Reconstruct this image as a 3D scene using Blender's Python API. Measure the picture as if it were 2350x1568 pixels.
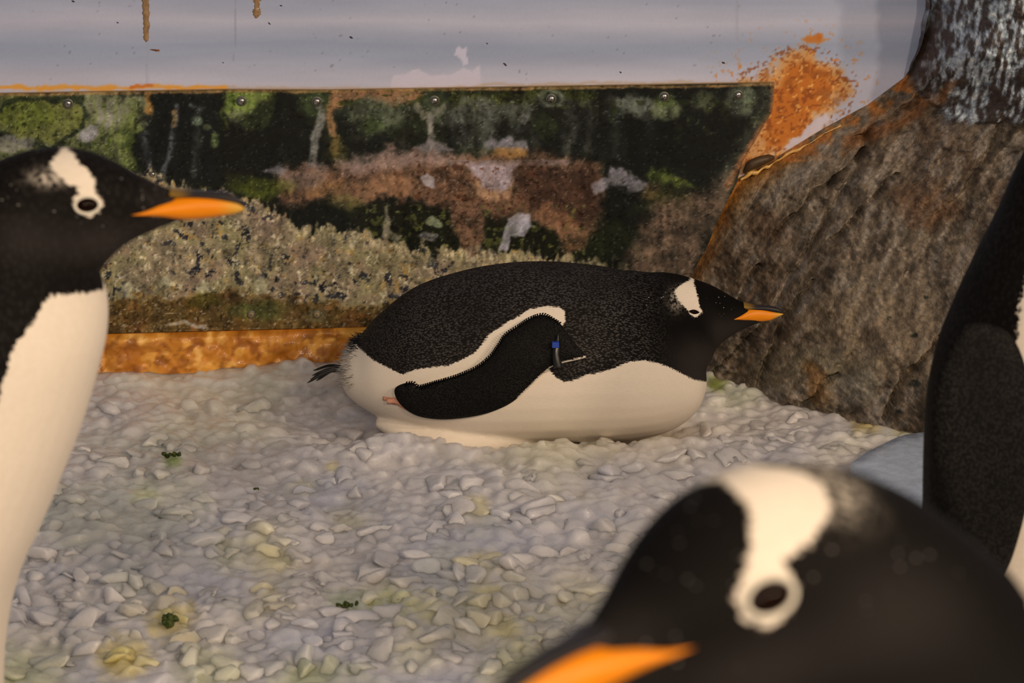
import bpy, bmesh, math
import numpy as np
from mathutils import Vector, Matrix
from mathutils.bvhtree import BVHTree

for o in list(bpy.data.objects):
    bpy.data.objects.remove(o)
scene = bpy.context.scene
COL = scene.collection

# ------------------------------------------------------------------ camera
FPX = 6000.0                      # focal length in pixels of the 2350 x 1568 frame
PITCH = math.radians(15.4)
CAM = np.array([0.0, 0.0, 1.1])
cam = bpy.data.cameras.new('camera')
cam.sensor_width = 23.5
cam.sensor_fit = 'HORIZONTAL'
cam.lens = 60.0
cam.clip_start = 0.05
cam_o = bpy.data.objects.new('camera', cam)
COL.objects.link(cam_o)
cam_o.location = CAM
cam_o.rotation_euler = (math.pi / 2 - PITCH, 0, 0)
cam.dof.use_dof = True
cam.dof.focus_distance = 3.66
cam.dof.aperture_fstop = 7.2
scene.camera = cam_o

# ------------------------------------------------------------------ light
world = bpy.data.worlds.new('world')
scene.world = world
world.use_nodes = True
bg = world.node_tree.nodes['Background']
bg.inputs[0].default_value = (0.92, 0.94, 1.0, 1)
bg.inputs[1].default_value = 0.13
WARM = np.array([1.0, 0.76, 0.53])


def lamp(name, loc, aim, power, size):
    l = bpy.data.lights.new(name, 'AREA')
    l.shape = 'DISK'
    l.size = size
    l.energy = power
    l.color = tuple(WARM)
    o = bpy.data.objects.new(name, l)
    COL.objects.link(o)
    o.location = loc
    o.rotation_euler = (Vector(aim) - Vector(loc)).to_track_quat('-Z', 'Y').to_euler()
    return o


# ceiling lamps of the hall: three to the right (the rock throws three stepped shadow edges on the wall),
# one behind the camera (the glint in the middle of each screw head)
lamp('ceiling_lamp_right_near_offscreen', (2.00, -2.20, 2.8), (0.2, 3.6, 0.1), 69, 0.34)
lamp('ceiling_lamp_right_middle_offscreen', (3.45, -0.83, 2.8), (0.2, 3.6, 0.1), 69, 0.24)
lamp('ceiling_lamp_right_far_offscreen', (4.08, -0.07, 2.8), (0.2, 3.6, 0.1), 65, 0.24)
lamp('ceiling_lamp_behind_offscreen', (-0.14, -2.64, 2.8), (-0.2, 3.4, 0.1), 80, 0.6)

vs = scene.view_settings
vs.view_transform = 'Standard'
vs.look = 'None'
vs.gamma = 1.0
vs.use_curve_mapping = False
vs.exposure = 0.15
scene.cycles.max_bounces = 16
scene.cycles.diffuse_bounces = 8
scene.cycles.glossy_bounces = 4
scene.cycles.transmission_bounces = 8

# ------------------------------------------------------------------ projection helpers
FW = np.array([0, math.cos(PITCH), -math.sin(PITCH)])
UP = np.array([0, math.sin(PITCH), math.cos(PITCH)])
RT = np.array([1.0, 0, 0])


def pix(P):
    """world points -> photograph pixels"""
    P = np.atleast_2d(np.asarray(P, float)) - CAM
    d = P @ FW
    return np.stack([1175 + FPX * (P @ RT) / d, 784 - FPX * (P @ UP) / d], 1)


def ray(x, y):
    return RT * (x - 1175) / FPX - UP * (y - 784) / FPX + FW


def on_plane(x, y, Y):
    d = ray(x, y)
    return CAM + d * (Y / d[1])


def on_ground(x, y, z=0.0):
    d = ray(x, y)
    return CAM + d * ((z - CAM[2]) / d[2])


PSI = math.radians(4.8)           # the back wall runs slightly away to the right
WD = np.array([math.cos(PSI), math.sin(PSI), 0])
WN = np.array([math.sin(PSI), -math.cos(PSI), 0])
WP = np.array([0, 3.87, 0])


def on_wall(x, y, off=0.0):
    d = ray(x, y)
    P0 = WP + WN * off
    return CAM + d * (((P0 - CAM) @ WN) / (d @ WN))


def on_wall_arr(XY, off=0.0):
    XY = np.asarray(XY, float)
    d = np.outer((XY[:, 0] - 1175) / FPX, RT) - np.outer((XY[:, 1] - 784) / FPX, UP) + FW
    P0 = WP + WN * off
    return CAM + d * (((P0 - CAM) @ WN) / (d @ WN))[:, None]


def wall_uv(P):
    P = np.atleast_2d(P) - WP
    return np.stack([P @ WD, P[:, 2]], 1)


def wall_pt(a, z, d=0.0):
    a = np.asarray(a, float)
    return WP + np.multiply.outer(a, WD) + np.multiply.outer(np.asarray(z, float) + 0 * a, [0, 0, 1.0]) \
        + np.multiply.outer(np.asarray(d, float) + 0 * a, WN)


# ------------------------------------------------------------------ numpy noise
def _hash(ix, iy, iz):
    n = (ix.astype(np.int64) * 374761393 + iy.astype(np.int64) * 668265263 + iz.astype(np.int64) * 2147483647) & 0xFFFFFFFF
    n = ((n ^ (n >> 13)) * 1274126177) & 0xFFFFFFFF
    n = ((n ^ (n >> 16)) * 2246822519) & 0xFFFFFFFF
    return ((n ^ (n >> 15)) & 0xFFFFFF) / float(0xFFFFFF)


def vnoise(p, seed=0):
    p = np.asarray(p, float)
    if p.shape[1] == 2:
        p = np.concatenate([p, np.zeros((len(p), 1))], 1)
    p = p + np.array([seed * 17.31, seed * 5.77, seed * 11.13 + .37])
    i = np.floor(p).astype(np.int64)
    f = p - i
    f = f * f * (3 - 2 * f)
    r = 0
    for dx in (0, 1):
        for dy in (0, 1):
            for dz in (0, 1):
                w = (f[:, 0] if dx else 1 - f[:, 0]) * (f[:, 1] if dy else 1 - f[:, 1]) * (f[:, 2] if dz else 1 - f[:, 2])
                r = r + w * _hash(i[:, 0] + dx, i[:, 1] + dy, i[:, 2] + dz)
    return r * 2 - 1


def fbm(p, octaves=4, seed=0, gain=0.5):
    p = np.asarray(p, float)
    s, a, r = 1.0, 1.0, 0
    tot = 0
    for k in range(octaves):
        r = r + a * vnoise(p * s, seed + k * 3)
        tot += a
        a *= gain
        s *= 2.03
    return r / tot * 1.5


def sstep(a, b, x):
    t = np.clip((x - a) / (b - a), 0, 1)
    return t * t * (3 - 2 * t)


def seg_dist(P, A, B):
    AB = B - A
    t = np.clip(((P - A) @ AB) / max(AB @ AB, 1e-12), 0, 1)
    return np.linalg.norm(P - A - t[:, None] * AB, axis=1)


def line_dist(P, pts):
    pts = np.asarray(pts, float)
    d = np.full(len(P), 1e9)
    for k in range(len(pts) - 1):
        d = np.minimum(d, seg_dist(P, pts[k], pts[k + 1]))
    return d


def poly_sd(P, pts):
    """signed distance to a polygon, positive inside"""
    pts = np.asarray(pts, float)
    d = line_dist(P, np.vstack([pts, pts[:1]]))
    ins = np.zeros(len(P), bool)
    j = len(pts) - 1
    for i in range(len(pts)):
        xi, yi = pts[i]
        xj, yj = pts[j]
        if yi != yj:
            c = ((yi > P[:, 1]) != (yj > P[:, 1])) & (P[:, 0] < (xj - xi) * (P[:, 1] - yi) / (yj - yi) + xi)
            ins ^= c
        j = i
    return np.where(ins, d, -d)


def lin(c):
    c = np.asarray(c, float) / 255.0
    return np.where(c <= 0.04045, c / 12.92, ((c + 0.055) / 1.055) ** 2.4)


def alb(c, k=0.75):
    """surface colour of something that looks like sRGB c under the warm lamps"""
    return np.clip(lin(c) / (k * np.array([1.0, 0.86, 0.72])), 0, 0.92)


# ------------------------------------------------------------------ mesh helpers
def make_mesh(name, V, faces, smooth=True):
    """V (n,3); faces (m,3) or (m,4) int array or list of lists"""
    me = bpy.data.meshes.new(name)
    if isinstance(faces, np.ndarray):
        m, k = faces.shape
        me.vertices.add(len(V))
        me.vertices.foreach_set('co', np.asarray(V, np.float32).ravel())
        me.loops.add(m * k)
        me.loops.foreach_set('vertex_index', faces.astype(np.int32).ravel())
        me.polygons.add(m)
        me.polygons.foreach_set('loop_start', np.arange(0, m * k, k, dtype=np.int32))
        me.polygons.foreach_set('loop_total', np.full(m, k, np.int32))
        me.update(calc_edges=True)
        me.validate()
    else:
        me.from_pydata([tuple(v) for v in V], [], [list(f) for f in faces])
    me.polygons.foreach_set('use_smooth', np.full(len(me.polygons), smooth, bool))
    me.update()
    return me


def set_color(me, C, name='Col'):
    C = np.asarray(C, np.float32)
    a = me.attributes.new(name, 'FLOAT_COLOR', 'POINT')
    a.data.foreach_set('color', np.concatenate([C, np.ones((len(C), 1), np.float32)], 1).ravel())


def set_float(me, F, name):
    a = me.attributes.new(name, 'FLOAT', 'POINT')
    a.data.foreach_set('value', np.asarray(F, np.float32))


def obj(name, me, mat=None, parent=None):
    o = bpy.data.objects.new(name, me)
    COL.objects.link(o)
    if mat is not None and me is not None:
        me.materials.clear()
        me.materials.append(mat)
    if parent is not None:
        o.parent = parent
        o.matrix_parent_inverse = Matrix.Translation(-parent.matrix_basis.translation)
    return o


def tag(o, label=None, cat=None, group=None, kind=None):
    if label: o['label'] = label
    if cat: o['category'] = cat
    if group: o['group'] = group
    if kind: o['kind'] = kind
    return o


def empty(name, loc):
    o = bpy.data.objects.new(name, None)
    COL.objects.link(o)
    o.location = loc
    o.empty_display_size = 0.05
    return o


def grid_faces(nr, nc):
    i = np.arange(nr * nc).reshape(nr, nc)
    return np.stack([i[:-1, :-1], i[:-1, 1:], i[1:, 1:], i[1:, :-1]], -1).reshape(-1, 4)


def merge(parts):
    V, Fc, n = [], [], 0
    for v, f in parts:
        V.append(np.asarray(v, float))
        Fc += [[i + n for i in q] for q in f]
        n += len(v)
    return np.vstack(V), Fc


def tube(pts, rad, seg=8, flat=None):
    """round (or flattened) tube along points; rad per point"""
    pts = np.asarray(pts, float)
    rad = np.broadcast_to(rad, (len(pts),)).astype(float)
    V, Fc = [], []
    n = len(pts)
    ref = np.array([0.13, 0.9, 0.41])
    for k in range(n):
        t = pts[min(k + 1, n - 1)] - pts[max(k - 1, 0)]
        t /= max(np.linalg.norm(t), 1e-9)
        a = np.cross(t, flat if flat is not None else ref)
        a /= max(np.linalg.norm(a), 1e-9)
        b = np.cross(t, a)
        fb = 0.35 if flat is not None else 1.0
        for s in range(seg):
            an = 2 * math.pi * s / seg
            V.append(pts[k] + rad[k] * (math.cos(an) * a + fb * math.sin(an) * b))
    for k in range(n - 1):
        for s in range(seg):
            s2 = (s + 1) % seg
            Fc.append([k * seg + s, k * seg + s2, (k + 1) * seg + s2, (k + 1) * seg + s])
    Fc.append(list(range(seg))[::-1])
    Fc.append([(n - 1) * seg + s for s in range(seg)])
    return np.array(V), Fc


def sphere(c, ax, seg=16, rings=10):
    """ellipsoid with centre c and three half-axis vectors (rows of ax)"""
    V, Fc = [], []
    ax = np.asarray(ax, float)
    for r in range(rings + 1):
        th = math.pi * r / rings
        for s in range(seg):
            ph = 2 * math.pi * s / seg
            V.append(np.asarray(c) + ax[0] * math.sin(th) * math.cos(ph) + ax[1] * math.sin(th) * math.sin(ph) + ax[2] * math.cos(th))
    for r in range(rings):
        for s in range(seg):
            s2 = (s + 1) % seg
            Fc.append([r * seg + s, r * seg + s2, (r + 1) * seg + s2, (r + 1) * seg + s])
    return np.array(V), Fc


# ------------------------------------------------------------------ materials
class NT:
    def __init__(self, name):
        self.m = bpy.data.materials.new(name)
        self.m.use_nodes = True
        self.t = self.m.node_tree
        self.t.nodes.clear()
        self.out = self.n('ShaderNodeOutputMaterial')

    def n(self, typ, **kw):
        nd = self.t.nodes.new(typ)
        for k, v in kw.items():
            setattr(nd, k, v)
        return nd

    def l(self, a, b):
        self.t.links.new(a, b)

    def val(self, sock, v):
        if hasattr(v, 'is_linked') or isinstance(v, bpy.types.NodeSocket):
            self.l(v, sock)
        else:
            sock.default_value = v

    def math(self, op, a, b=0.0, clamp=False):
        nd = self.n('ShaderNodeMath', operation=op)
        nd.use_clamp = clamp
        self.val(nd.inputs[0], a)
        self.val(nd.inputs[1], b)
        return nd.outputs[0]

    def mix(self, f, a, b, blend='MIX'):
        nd = self.n('ShaderNodeMix', data_type='RGBA', blend_type=blend)
        self.val(nd.inputs[0], f)
        self.val(nd.inputs[6], a)
        self.val(nd.inputs[7], b)
        return nd.outputs[2]

    def maprange(self, v, a, b, c=0.0, d=1.0, smooth=True):
        nd = self.n('ShaderNodeMapRange')
        nd.interpolation_type = 'SMOOTHSTEP' if smooth else 'LINEAR'
        self.val(nd.inputs[0], v)
        for i, x in enumerate((a, b, c, d)):
            nd.inputs[1 + i].default_value = x
        return nd.outputs[0]

    def coords(self, scale=(1, 1, 1), rot=(0, 0, 0), kind='Object'):
        tc = self.n('ShaderNodeTexCoord')
        mp = self.n('ShaderNodeMapping')
        mp.inputs['Scale'].default_value = scale
        mp.inputs['Rotation'].default_value = rot
        self.l(tc.outputs[kind], mp.inputs['Vector'])
        return mp.outputs[0]

    def noise(self, vec, scale, detail=3, rough=0.55):
        nd = self.n('ShaderNodeTexNoise')
        if vec is not None:
            self.l(vec, nd.inputs['Vector'])
        nd.inputs['Scale'].default_value = scale
        nd.inputs['Detail'].default_value = detail
        nd.inputs['Roughness'].default_value = rough
        return nd.outputs[0]

    def voronoi(self, vec, scale, feature='F1', out='Distance', rnd=1.0):
        nd = self.n('ShaderNodeTexVoronoi', feature=feature)
        self.l(vec, nd.inputs['Vector'])
        nd.inputs['Scale'].default_value = scale
        nd.inputs['Randomness'].default_value = rnd
        return nd.outputs[out]

    def attr(self, name, out='Fac'):
        nd = self.n('ShaderNodeAttribute')
        nd.attribute_name = name
        return nd.outputs[out]

    def bump(self, h, strength, dist):
        nd = self.n('ShaderNodeBump')
        nd.inputs['Strength'].default_value = strength
        nd.inputs['Distance'].default_value = dist
        self.l(h, nd.inputs['Height'])
        return nd.outputs[0]

    def principled(self, color, rough=0.5, spec=0.5, normal=None, coat=0.0, coat_rough=0.1, metallic=0.0, sheen=0.0):
        b = self.n('ShaderNodeBsdfPrincipled')
        self.val(b.inputs['Base Color'], color)
        self.val(b.inputs['Roughness'], rough)
        self.val(b.inputs['Specular IOR Level'], spec)
        b.inputs['Coat Weight'].default_value = coat
        b.inputs['Coat Roughness'].default_value = coat_rough
        b.inputs['Metallic'].default_value = metallic
        b.inputs['Sheen Weight'].default_value = sheen
        if normal is not None:
            self.l(normal, b.inputs['Normal'])
        self.l(b.outputs[0], self.out.inputs[0])
        return b


def rgb(c):
    return (float(c[0]), float(c[1]), float(c[2]), 1.0)


def mat_painted(name, rough, spec, coat=0.0, fine=0.12, bump=0.3, bscale=300, bdist=0.0006, coat_rough=0.12):
    """colour from the code-painted 'Col' attribute, broken up by fine noise"""
    t = NT(name)
    v = t.coords()
    nz = t.noise(v, bscale, 4, 0.6)
    g = t.maprange(nz, 0.25, 0.75, 1 - fine, 1 + fine, False)
    c = t.mix(1.0, t.attr('Col', 'Color'), g, 'MULTIPLY')
    n = t.bump(t.noise(v, bscale * 0.6, 5, 0.65), bump, bdist)
    t.principled(c, rough, spec, n, coat, coat_rough)
    return t.m


def mat_plain(name, color, rough=0.5, spec=0.5, metallic=0.0, coat=0.0, var=0.08, scale=120, bump=0.15):
    t = NT(name)
    v = t.coords()
    nz = t.noise(v, scale, 3, 0.6)
    g = t.maprange(nz, 0.25, 0.75, 1 - var, 1 + var, False)
    c = t.mix(1.0, rgb(color), g, 'MULTIPLY')
    t.principled(c, rough, spec, t.bump(nz, bump, 0.0006), coat, 0.1, metallic)
    return t.m


def mat_plumage(name, scale=(120, 260, 260), dark=(0.0045, 0.0040, 0.0039), grey=(0.032, 0.028, 0.027), edge=0.0016, white=(0.80, 0.73, 0.64), cell=1.0, dots=0.0):
    """black, grey and white feathers; 'white' is a signed distance (m) to the white areas,
    'grey' lightens the throat, 'feather' scales the scaly back pattern, 'fleck' allows white flecks"""
    t = NT(name)
    v = t.coords(scale)
    raw = t.coords()
    wob = t.noise(raw, 300, 3, 0.7)
    wob2 = t.noise(t.coords((scale[0] * .35, scale[1], scale[2])), 1.6, 2, 0.6)
    w = t.attr('white')
    w = t.math('ADD', w, t.math('MULTIPLY', t.math('SUBTRACT', wob2, 0.5), edge * 5))
    w = t.math('ADD', w, t.math('MULTIPLY', t.math('SUBTRACT', wob, 0.5), edge * 2))
    wf = t.maprange(w, -edge * .6, edge * .6)
    # scaly feather tips
    vd = t.voronoi(v, cell, 'F1')
    fe = t.maprange(vd, 0.18, 0.62, 1.0, 0.0)
    patch = t.maprange(t.noise(raw, 14, 2), 0.3, 0.7, 0.55, 1.1)
    fe = t.math('MULTIPLY', t.math('MULTIPLY', fe, t.attr('feather')), patch, True)
    base = t.mix(t.attr('grey'), rgb(dark), rgb(grey))
    tip = t.mix(0.5, rgb(grey), rgb((0.078, 0.074, 0.072)))
    c = t.mix(fe, base, tip)
    if dots > 0:
        dv = t.voronoi(t.coords((330, 520, 520)), 0.42, 'F1')
        dn = t.maprange(dv, 0.10, 0.17, 1.0, 0.0)
        sel = t.maprange(t.noise(raw, 90, 1), 0.52, 0.6)
        dn = t.math('MULTIPLY', t.math('MULTIPLY', dn, sel), t.attr('fleck'), True)
        c = t.mix(dn, c, rgb((0.55, 0.55, 0.54)))
    wn = t.noise(t.coords((scale[0] * .5, scale[1], scale[2])), 1.2, 3, 0.6)
    wc = t.mix(t.maprange(wn, 0.3, 0.75, 0, 0.35), rgb(white), rgb((white[0] * .86, white[1] * .83, white[2] * .76)))
    wc = t.mix(t.attr('stain'), wc, rgb((0.58, 0.50, 0.30)))
    fz = t.math('MULTIPLY', t.attr('fuzz'), t.maprange(t.noise(raw, 230, 3, .7), .4, .62, 0, .75), True)
    wf = t.math('MAXIMUM', wf, fz)
    c = t.mix(wf, c, wc)
    h = t.math('ADD', t.math('MULTIPLY', t.math('MULTIPLY', fe, 0.9), t.math('SUBTRACT', 1.0, wf)), t.math('MULTIPLY', wn, 0.22))
    n = t.bump(h, 0.5, 0.0009)
    rough = t.maprange(fe, 0, 1, 0.62, 0.42)
    t.principled(c, rough, t.math('ADD', t.math('MULTIPLY', fe, .22), .04), n, sheen=0.0)
    return t.m


def mat_ice(name, per_object):
    """milky, wet, light-scattering ice"""
    t = NT(name)
    geo = t.n('ShaderNodeNewGeometry')
    pos = geo.outputs['Position']
    n1 = t.noise(pos, 60, 3, 0.6)
    n2 = t.noise(pos, 240, 4, 0.7)
    if per_object:
        oi = t.n('ShaderNodeObjectInfo')
        col = oi.outputs['Color']
    else:
        col = t.attr('Col', 'Color')
    cell = t.n('ShaderNodeTexVoronoi', feature='F1')
    t.l(pos, cell.inputs['Vector'])
    cell.inputs['Scale'].default_value = 34
    sep = t.n('ShaderNodeSeparateColor')
    t.l(cell.outputs['Color'], sep.inputs[0])
    col = t.mix(1.0, col, t.maprange(sep.outputs[0], 0, 1, 0.95, 1.06, False), 'MULTIPLY')
    col = t.mix(1.0, col, t.maprange(n1, 0.25, 0.75, 0.95, 1.06, False), 'MULTIPLY')
    nrm = t.bump(t.math('ADD', n2, t.math('MULTIPLY', n1, 1.5)), 0.2, 0.0022)
    b = t.principled(col, t.maprange(n1, .35, .65, .12, .42), 0.5, nrm)
    b.inputs['IOR'].default_value = 1.33
    b.inputs['Coat Weight'].default_value = 0.6
    b.inputs['Coat Roughness'].default_value = 0.06
    b.inputs['Coat IOR'].default_value = 1.4
    t.l(t.bump(t.noise(pos, 330, 3, 0.75), 0.9, 0.003), b.inputs['Coat Normal'])
    b.subsurface_method = 'RANDOM_WALK'
    b.inputs['Subsurface Weight'].default_value = 1.0
    b.inputs['Subsurface Radius'].default_value = (1.0, 1.0, 1.0)
    b.inputs['Subsurface Scale'].default_value = 0.028 if per_object else 0.06
    return t.m


# ------------------------------------------------------------------ painting stains in code
class Paint:
    def __init__(self, P, base, seed=0):
        self.P = P
        self.c = np.tile(np.asarray(base, float), (len(P), 1))
        self.s = seed
        self.w1 = np.stack([fbm(P / 70, 4, seed + 1), fbm(P / 70, 4, seed + 9)], 1)
        self.w2 = np.stack([fbm(P / 14, 3, seed + 21), fbm(P / 14, 3, seed + 31)], 1)
        self.mod = 1.0

    def pts(self, warp):
        return self.P + warp * (self.w1 * 1.25 + self.w2 * 0.6)

    def blend(self, a, col):
        a = np.clip(np.clip(a, 0, 1) * self.mod, 0, 1)[:, None]
        self.c = self.c * (1 - a) + np.asarray(col, float) * a

    def ell(self, cx, cy, rx, ry, col, soft=.4, op=1., warp=14, rot=0):
        q = self.pts(warp) - np.array([cx, cy])
        if rot:
            r = math.radians(rot)
            q = q @ np.array([[math.cos(r), -math.sin(r)], [math.sin(r), math.cos(r)]])
        d = 1 - np.sqrt((q[:, 0] / rx) ** 2 + (q[:, 1] / ry) ** 2)
        self.blend(sstep(-soft * .5, soft * .5, d) * op, col)

    def poly(self, pts, col, soft=10, op=1., warp=14, fac=None):
        d = poly_sd(self.pts(warp), pts)
        a = sstep(-soft * .5, soft * .5, d) * op
        if fac is not None:
            a = a * fac
        self.blend(a, col)

    def line(self, pts, w, col, soft=4, op=1., warp=4):
        d = w - line_dist(self.pts(warp), pts)
        self.blend(sstep(-soft * .5, soft * .5, d) * op, col)

    def speck(self, mask, scale, thr, col, op=1., seed=50, width=.1, aniso=(1, 1)):
        n = fbm(self.P / scale / np.array(aniso), 3, self.s + seed)
        self.blend(sstep(thr, thr + width, n) * mask * op, col)


# ================================================================== THE SETTING
# ---- back wall, painted with pale cloud bands
def nonuni(a, b, step, lo=None, hi=None, coarse=60):
    x = np.arange(a, b + step, step)
    if lo is not None:
        x = np.concatenate([np.linspace(lo, a, 6)[:-1], x])
    if hi is not None:
        x = np.concatenate([x, np.linspace(b + step, hi, 6)[1:]])
    return x


gx = nonuni(-40, 2300, 4.0, -1600, 3600)
gy = nonuni(-30, 420, 4.0, -3500, 1300)
PX = np.stack(np.meshgrid(gx, gy), -1).reshape(-1, 2)
Wv = on_wall_arr(PX)
p = Paint(PX, (140, 138, 146), 3)
yy = PX[:, 1] + 14 * fbm(PX / np.array([420, 60]), 3, 5) - PX[:, 0] * 0.004
band = np.interp(yy, [-60, 0, 25, 45, 70, 100, 130, 160, 185, 260], [.4, .15, .45, .8, .35, .0, .15, .6, .9, .9])
p.c = (1 - band[:, None]) * np.array([126, 129, 139]) + band[:, None] * np.array([162, 154, 158])
p.c += (fbm(PX / np.array([300, 40]), 4, 15) * 6)[:, None]
p.poly([(900, 215), (905, 170), (960, 158), (985, 170), (1040, 168), (1060, 155), (1085, 165), (1105, 150), (1110, 215)], (172, 160, 164), 4, .85, 5)
p.poly([(1040, 125), (1048, 105), (1062, 112), (1072, 104), (1070, 130), (1076, 148), (1062, 150), (1055, 135)], (172, 162, 168), 3, .85, 4)
p.line([(540, 0), (541, 60), (538, 140)], 1.2, (112, 110, 116), 2, .5, 2)
p.line([(338, 95), (338, 195)], 3, (130, 126, 130), 5, .35, 2)
p.line([(1690, 0), (1692, 90)], 3, (120, 116, 122), 6, .3, 2)
# rust bloom at the right of the panel
zone = [(1690, 205), (1740, 178), (1790, 140), (1850, 128), (1905, 150), (1940, 190), (1920, 260), (1850, 330), (1770, 380), (1690, 430)]
p.poly(zone, (176, 116, 52), 30, .8, 22)
p.poly([(1775, 200), (1800, 160), (1860, 148), (1905, 175), (1905, 235), (1860, 290), (1790, 345), (1772, 350)], (158, 84, 22), 24, .95, 18)
dz = poly_sd(PX, zone)
near = sstep(-120, -5, dz) * (PX[:, 0] > 1600)
p.speck(near, 9, .52, (168, 98, 30), .95, 50, .08)
p.speck(near * (dz > -30), 7, .12, (112, 52, 14), .8, 60, .3)
p.speck((dz > -10) * 1.0, 22, .2, (120, 62, 18), .6, 61, .4)
p.speck((dz > 5) * 1.0, 6, .62, (205, 150, 80), .7, 63, .1)
p.poly([(1805, 335), (1860, 285), (1900, 262), (1905, 275), (1850, 318), (1820, 342)], (170, 158, 160), 6, .9, 8)
p.ell(1862, 95, 22, 8, (160, 88, 24), .6, .9, 5)
p.ell(1878, 85, 8, 8, (160, 82, 20), .6, .9, 3)
p.speck((PX[:, 1] < 185) * (PX[:, 0] < 1900) * sstep(0, .5, fbm(PX / 150, 2, 77)), 4.5, .86, (84, 80, 80), .45, 72, .06)
p.line([(0, 203), (520, 199), (760, 205), (1000, 200), (1775, 186)], 3, (150, 116, 74), 6, .5, 4)
p.line([(-40, 206), (150, 202), (330, 200), (520, 199)], 5, (188, 128, 48), 6, .95, 6)
p.line([(300, 199), (350, 197)], 4, (170, 88, 26), 5, .9, 4)
me = make_mesh('wall_back', Wv, grid_faces(len(gy), len(gx))[:, ::-1])
set_color(me, alb(p.c * np.array([1.0, 1.005, 1.03]), .67))
M_wall = mat_painted('painted_wall', .62, .3, fine=.03, bump=.12, bscale=220)
wall = tag(obj('wall_back', me, M_wall), 'pale grey blue wall painted with soft cloud bands', 'wall', kind='structure')

# brown drips and dirt flecks on the wall
M_drip = mat_plain('brown_drip', alb((128, 96, 62), .75), .35, .5, var=.35, scale=160, bump=.4)
M_drip2 = mat_plain('rust_drop', alb((120, 62, 22), .75), .35, .5, var=.3)
M_fleck = mat_plain('dark_fleck', (.012, .011, .010), .5)


def blob_line(name, pts, rads, mat, thick=.35, parent=None, seed=1):
    """a flattened bead of dried liquid on the wall: pts in photo pixels, rads in pixels"""
    rng = np.random.default_rng(seed)
    pts = np.asarray(pts, float)
    t = np.linspace(0, 1, len(pts)); tt = np.linspace(0, 1, 26)
    x = np.interp(tt, t, pts[:, 0]); y = np.interp(tt, t, pts[:, 1]); r = np.interp(tt, t, rads)
    r = r * (1 + .22 * rng.standard_normal(26))
    x = x + rng.standard_normal(26) * .1 * r
    r[0] *= .6; r[-1] *= .35
    W = np.array([on_wall(a, b) for a, b in zip(x, y)])
    V, Fc = [], []
    sc = 1 / 1545.
    for k in range(26):
        for s in range(10):
            an = 2 * math.pi * s / 10
            V.append(W[k] + WD * math.cos(an) * r[k] * sc + WN * (math.sin(an) * r[k] * sc * thick))
    for k in range(25):
        for s in range(10):
            s2 = (s + 1) % 10
            Fc.append([k * 10 + s, k * 10 + s2, (k + 1) * 10 + s2, (k + 1) * 10 + s])
    Fc += [list(range(10))[::-1], [250 + s for s in range(10)]]
    return obj(name, make_mesh(name, np.array(V), Fc), mat, parent)


blob_line('drip', [(332, -60), (333, 0), (335, 30), (336, 60), (335, 85), (336, 96)], [6, 7, 7.5, 7, 6, 4], M_drip, parent=wall, seed=2)
blob_line('drip', [(590, -70), (590, -10), (590, 15), (589, 28), (588, 42)], [4, 5, 6.5, 9, 4], M_drip, parent=wall, seed=3)
blob_line('drip', [(349, 113), (356, 114), (362, 118)], [4, 8, 4], M_drip2, parent=wall, seed=4)
for (fx, fy, fr, ln) in [(806, 86, 3, 5), (645, 13, 2.5, 3), (1159, 148, 3, 7), (1660, 144, 3.5, 4), (618, 54, 2, 5), (270, 52, 2, 3), (168, 3, 3, 4), (1424, 166, 2, 4), (1118, 100, 1.6, 4), (512, 144, 2, 2)]:
    blob_line('fleck', [(fx - ln * .4, fy - ln * .5), (fx, fy), (fx + ln * .4, fy + ln * .5)], [fr * .7, fr, fr * .7], M_fleck, parent=wall, seed=int(fx))

# ---- algae-stained clear plastic sheet screwed to the wall
PANEL_OFF = 0.010
ptop = lambda x: np.interp(x, [-800, 0, 520, 760, 1000, 1775], [227, 215, 206, 207, 203, 190])
pbot = lambda x: np.interp(x, [-800, 240, 840, 1640], [792, 766, 750, 730])
nC, nR = 860, 235
ux = np.linspace(-720, 1778, nC)
tv = np.linspace(0, 1, nR)
UX, TV = np.meshgrid(ux, tv)
# right edge is cut off on a slant that follows the rock
UYc = ptop(UX) * (1 - TV) + pbot(UX) * TV
redge = np.interp(UYc, [190, 255, 375, 420, 500, 620, 760], [1778, 1772, 1702, 1690, 1650, 1600, 1560])
UXc = -720 + (UX + 720) * (redge + 720) / (1778 + 720)
PXp = np.stack([UXc, ptop(UXc) * (1 - TV) + pbot(UXc) * TV], -1).reshape(-1, 2)
q = Paint(PXp, (27, 30, 23), 11)
q.mod = np.clip(.86 + .30 * fbm(PXp / 20, 4, 33) + .12 * fbm(PXp / 5, 3, 36), .25, 1.0)
X, Y = PXp[:, 0], PXp[:, 1]
# broad algae tones
n0 = fbm(PXp / np.array([60, 90]), 4, 40)
q.blend(sstep(.0, .7, n0) * .6, (58, 64, 38))
q.blend(sstep(.3, .9, fbm(PXp / np.array([40, 120]), 4, 44)) * .55, (84, 86, 70))
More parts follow.
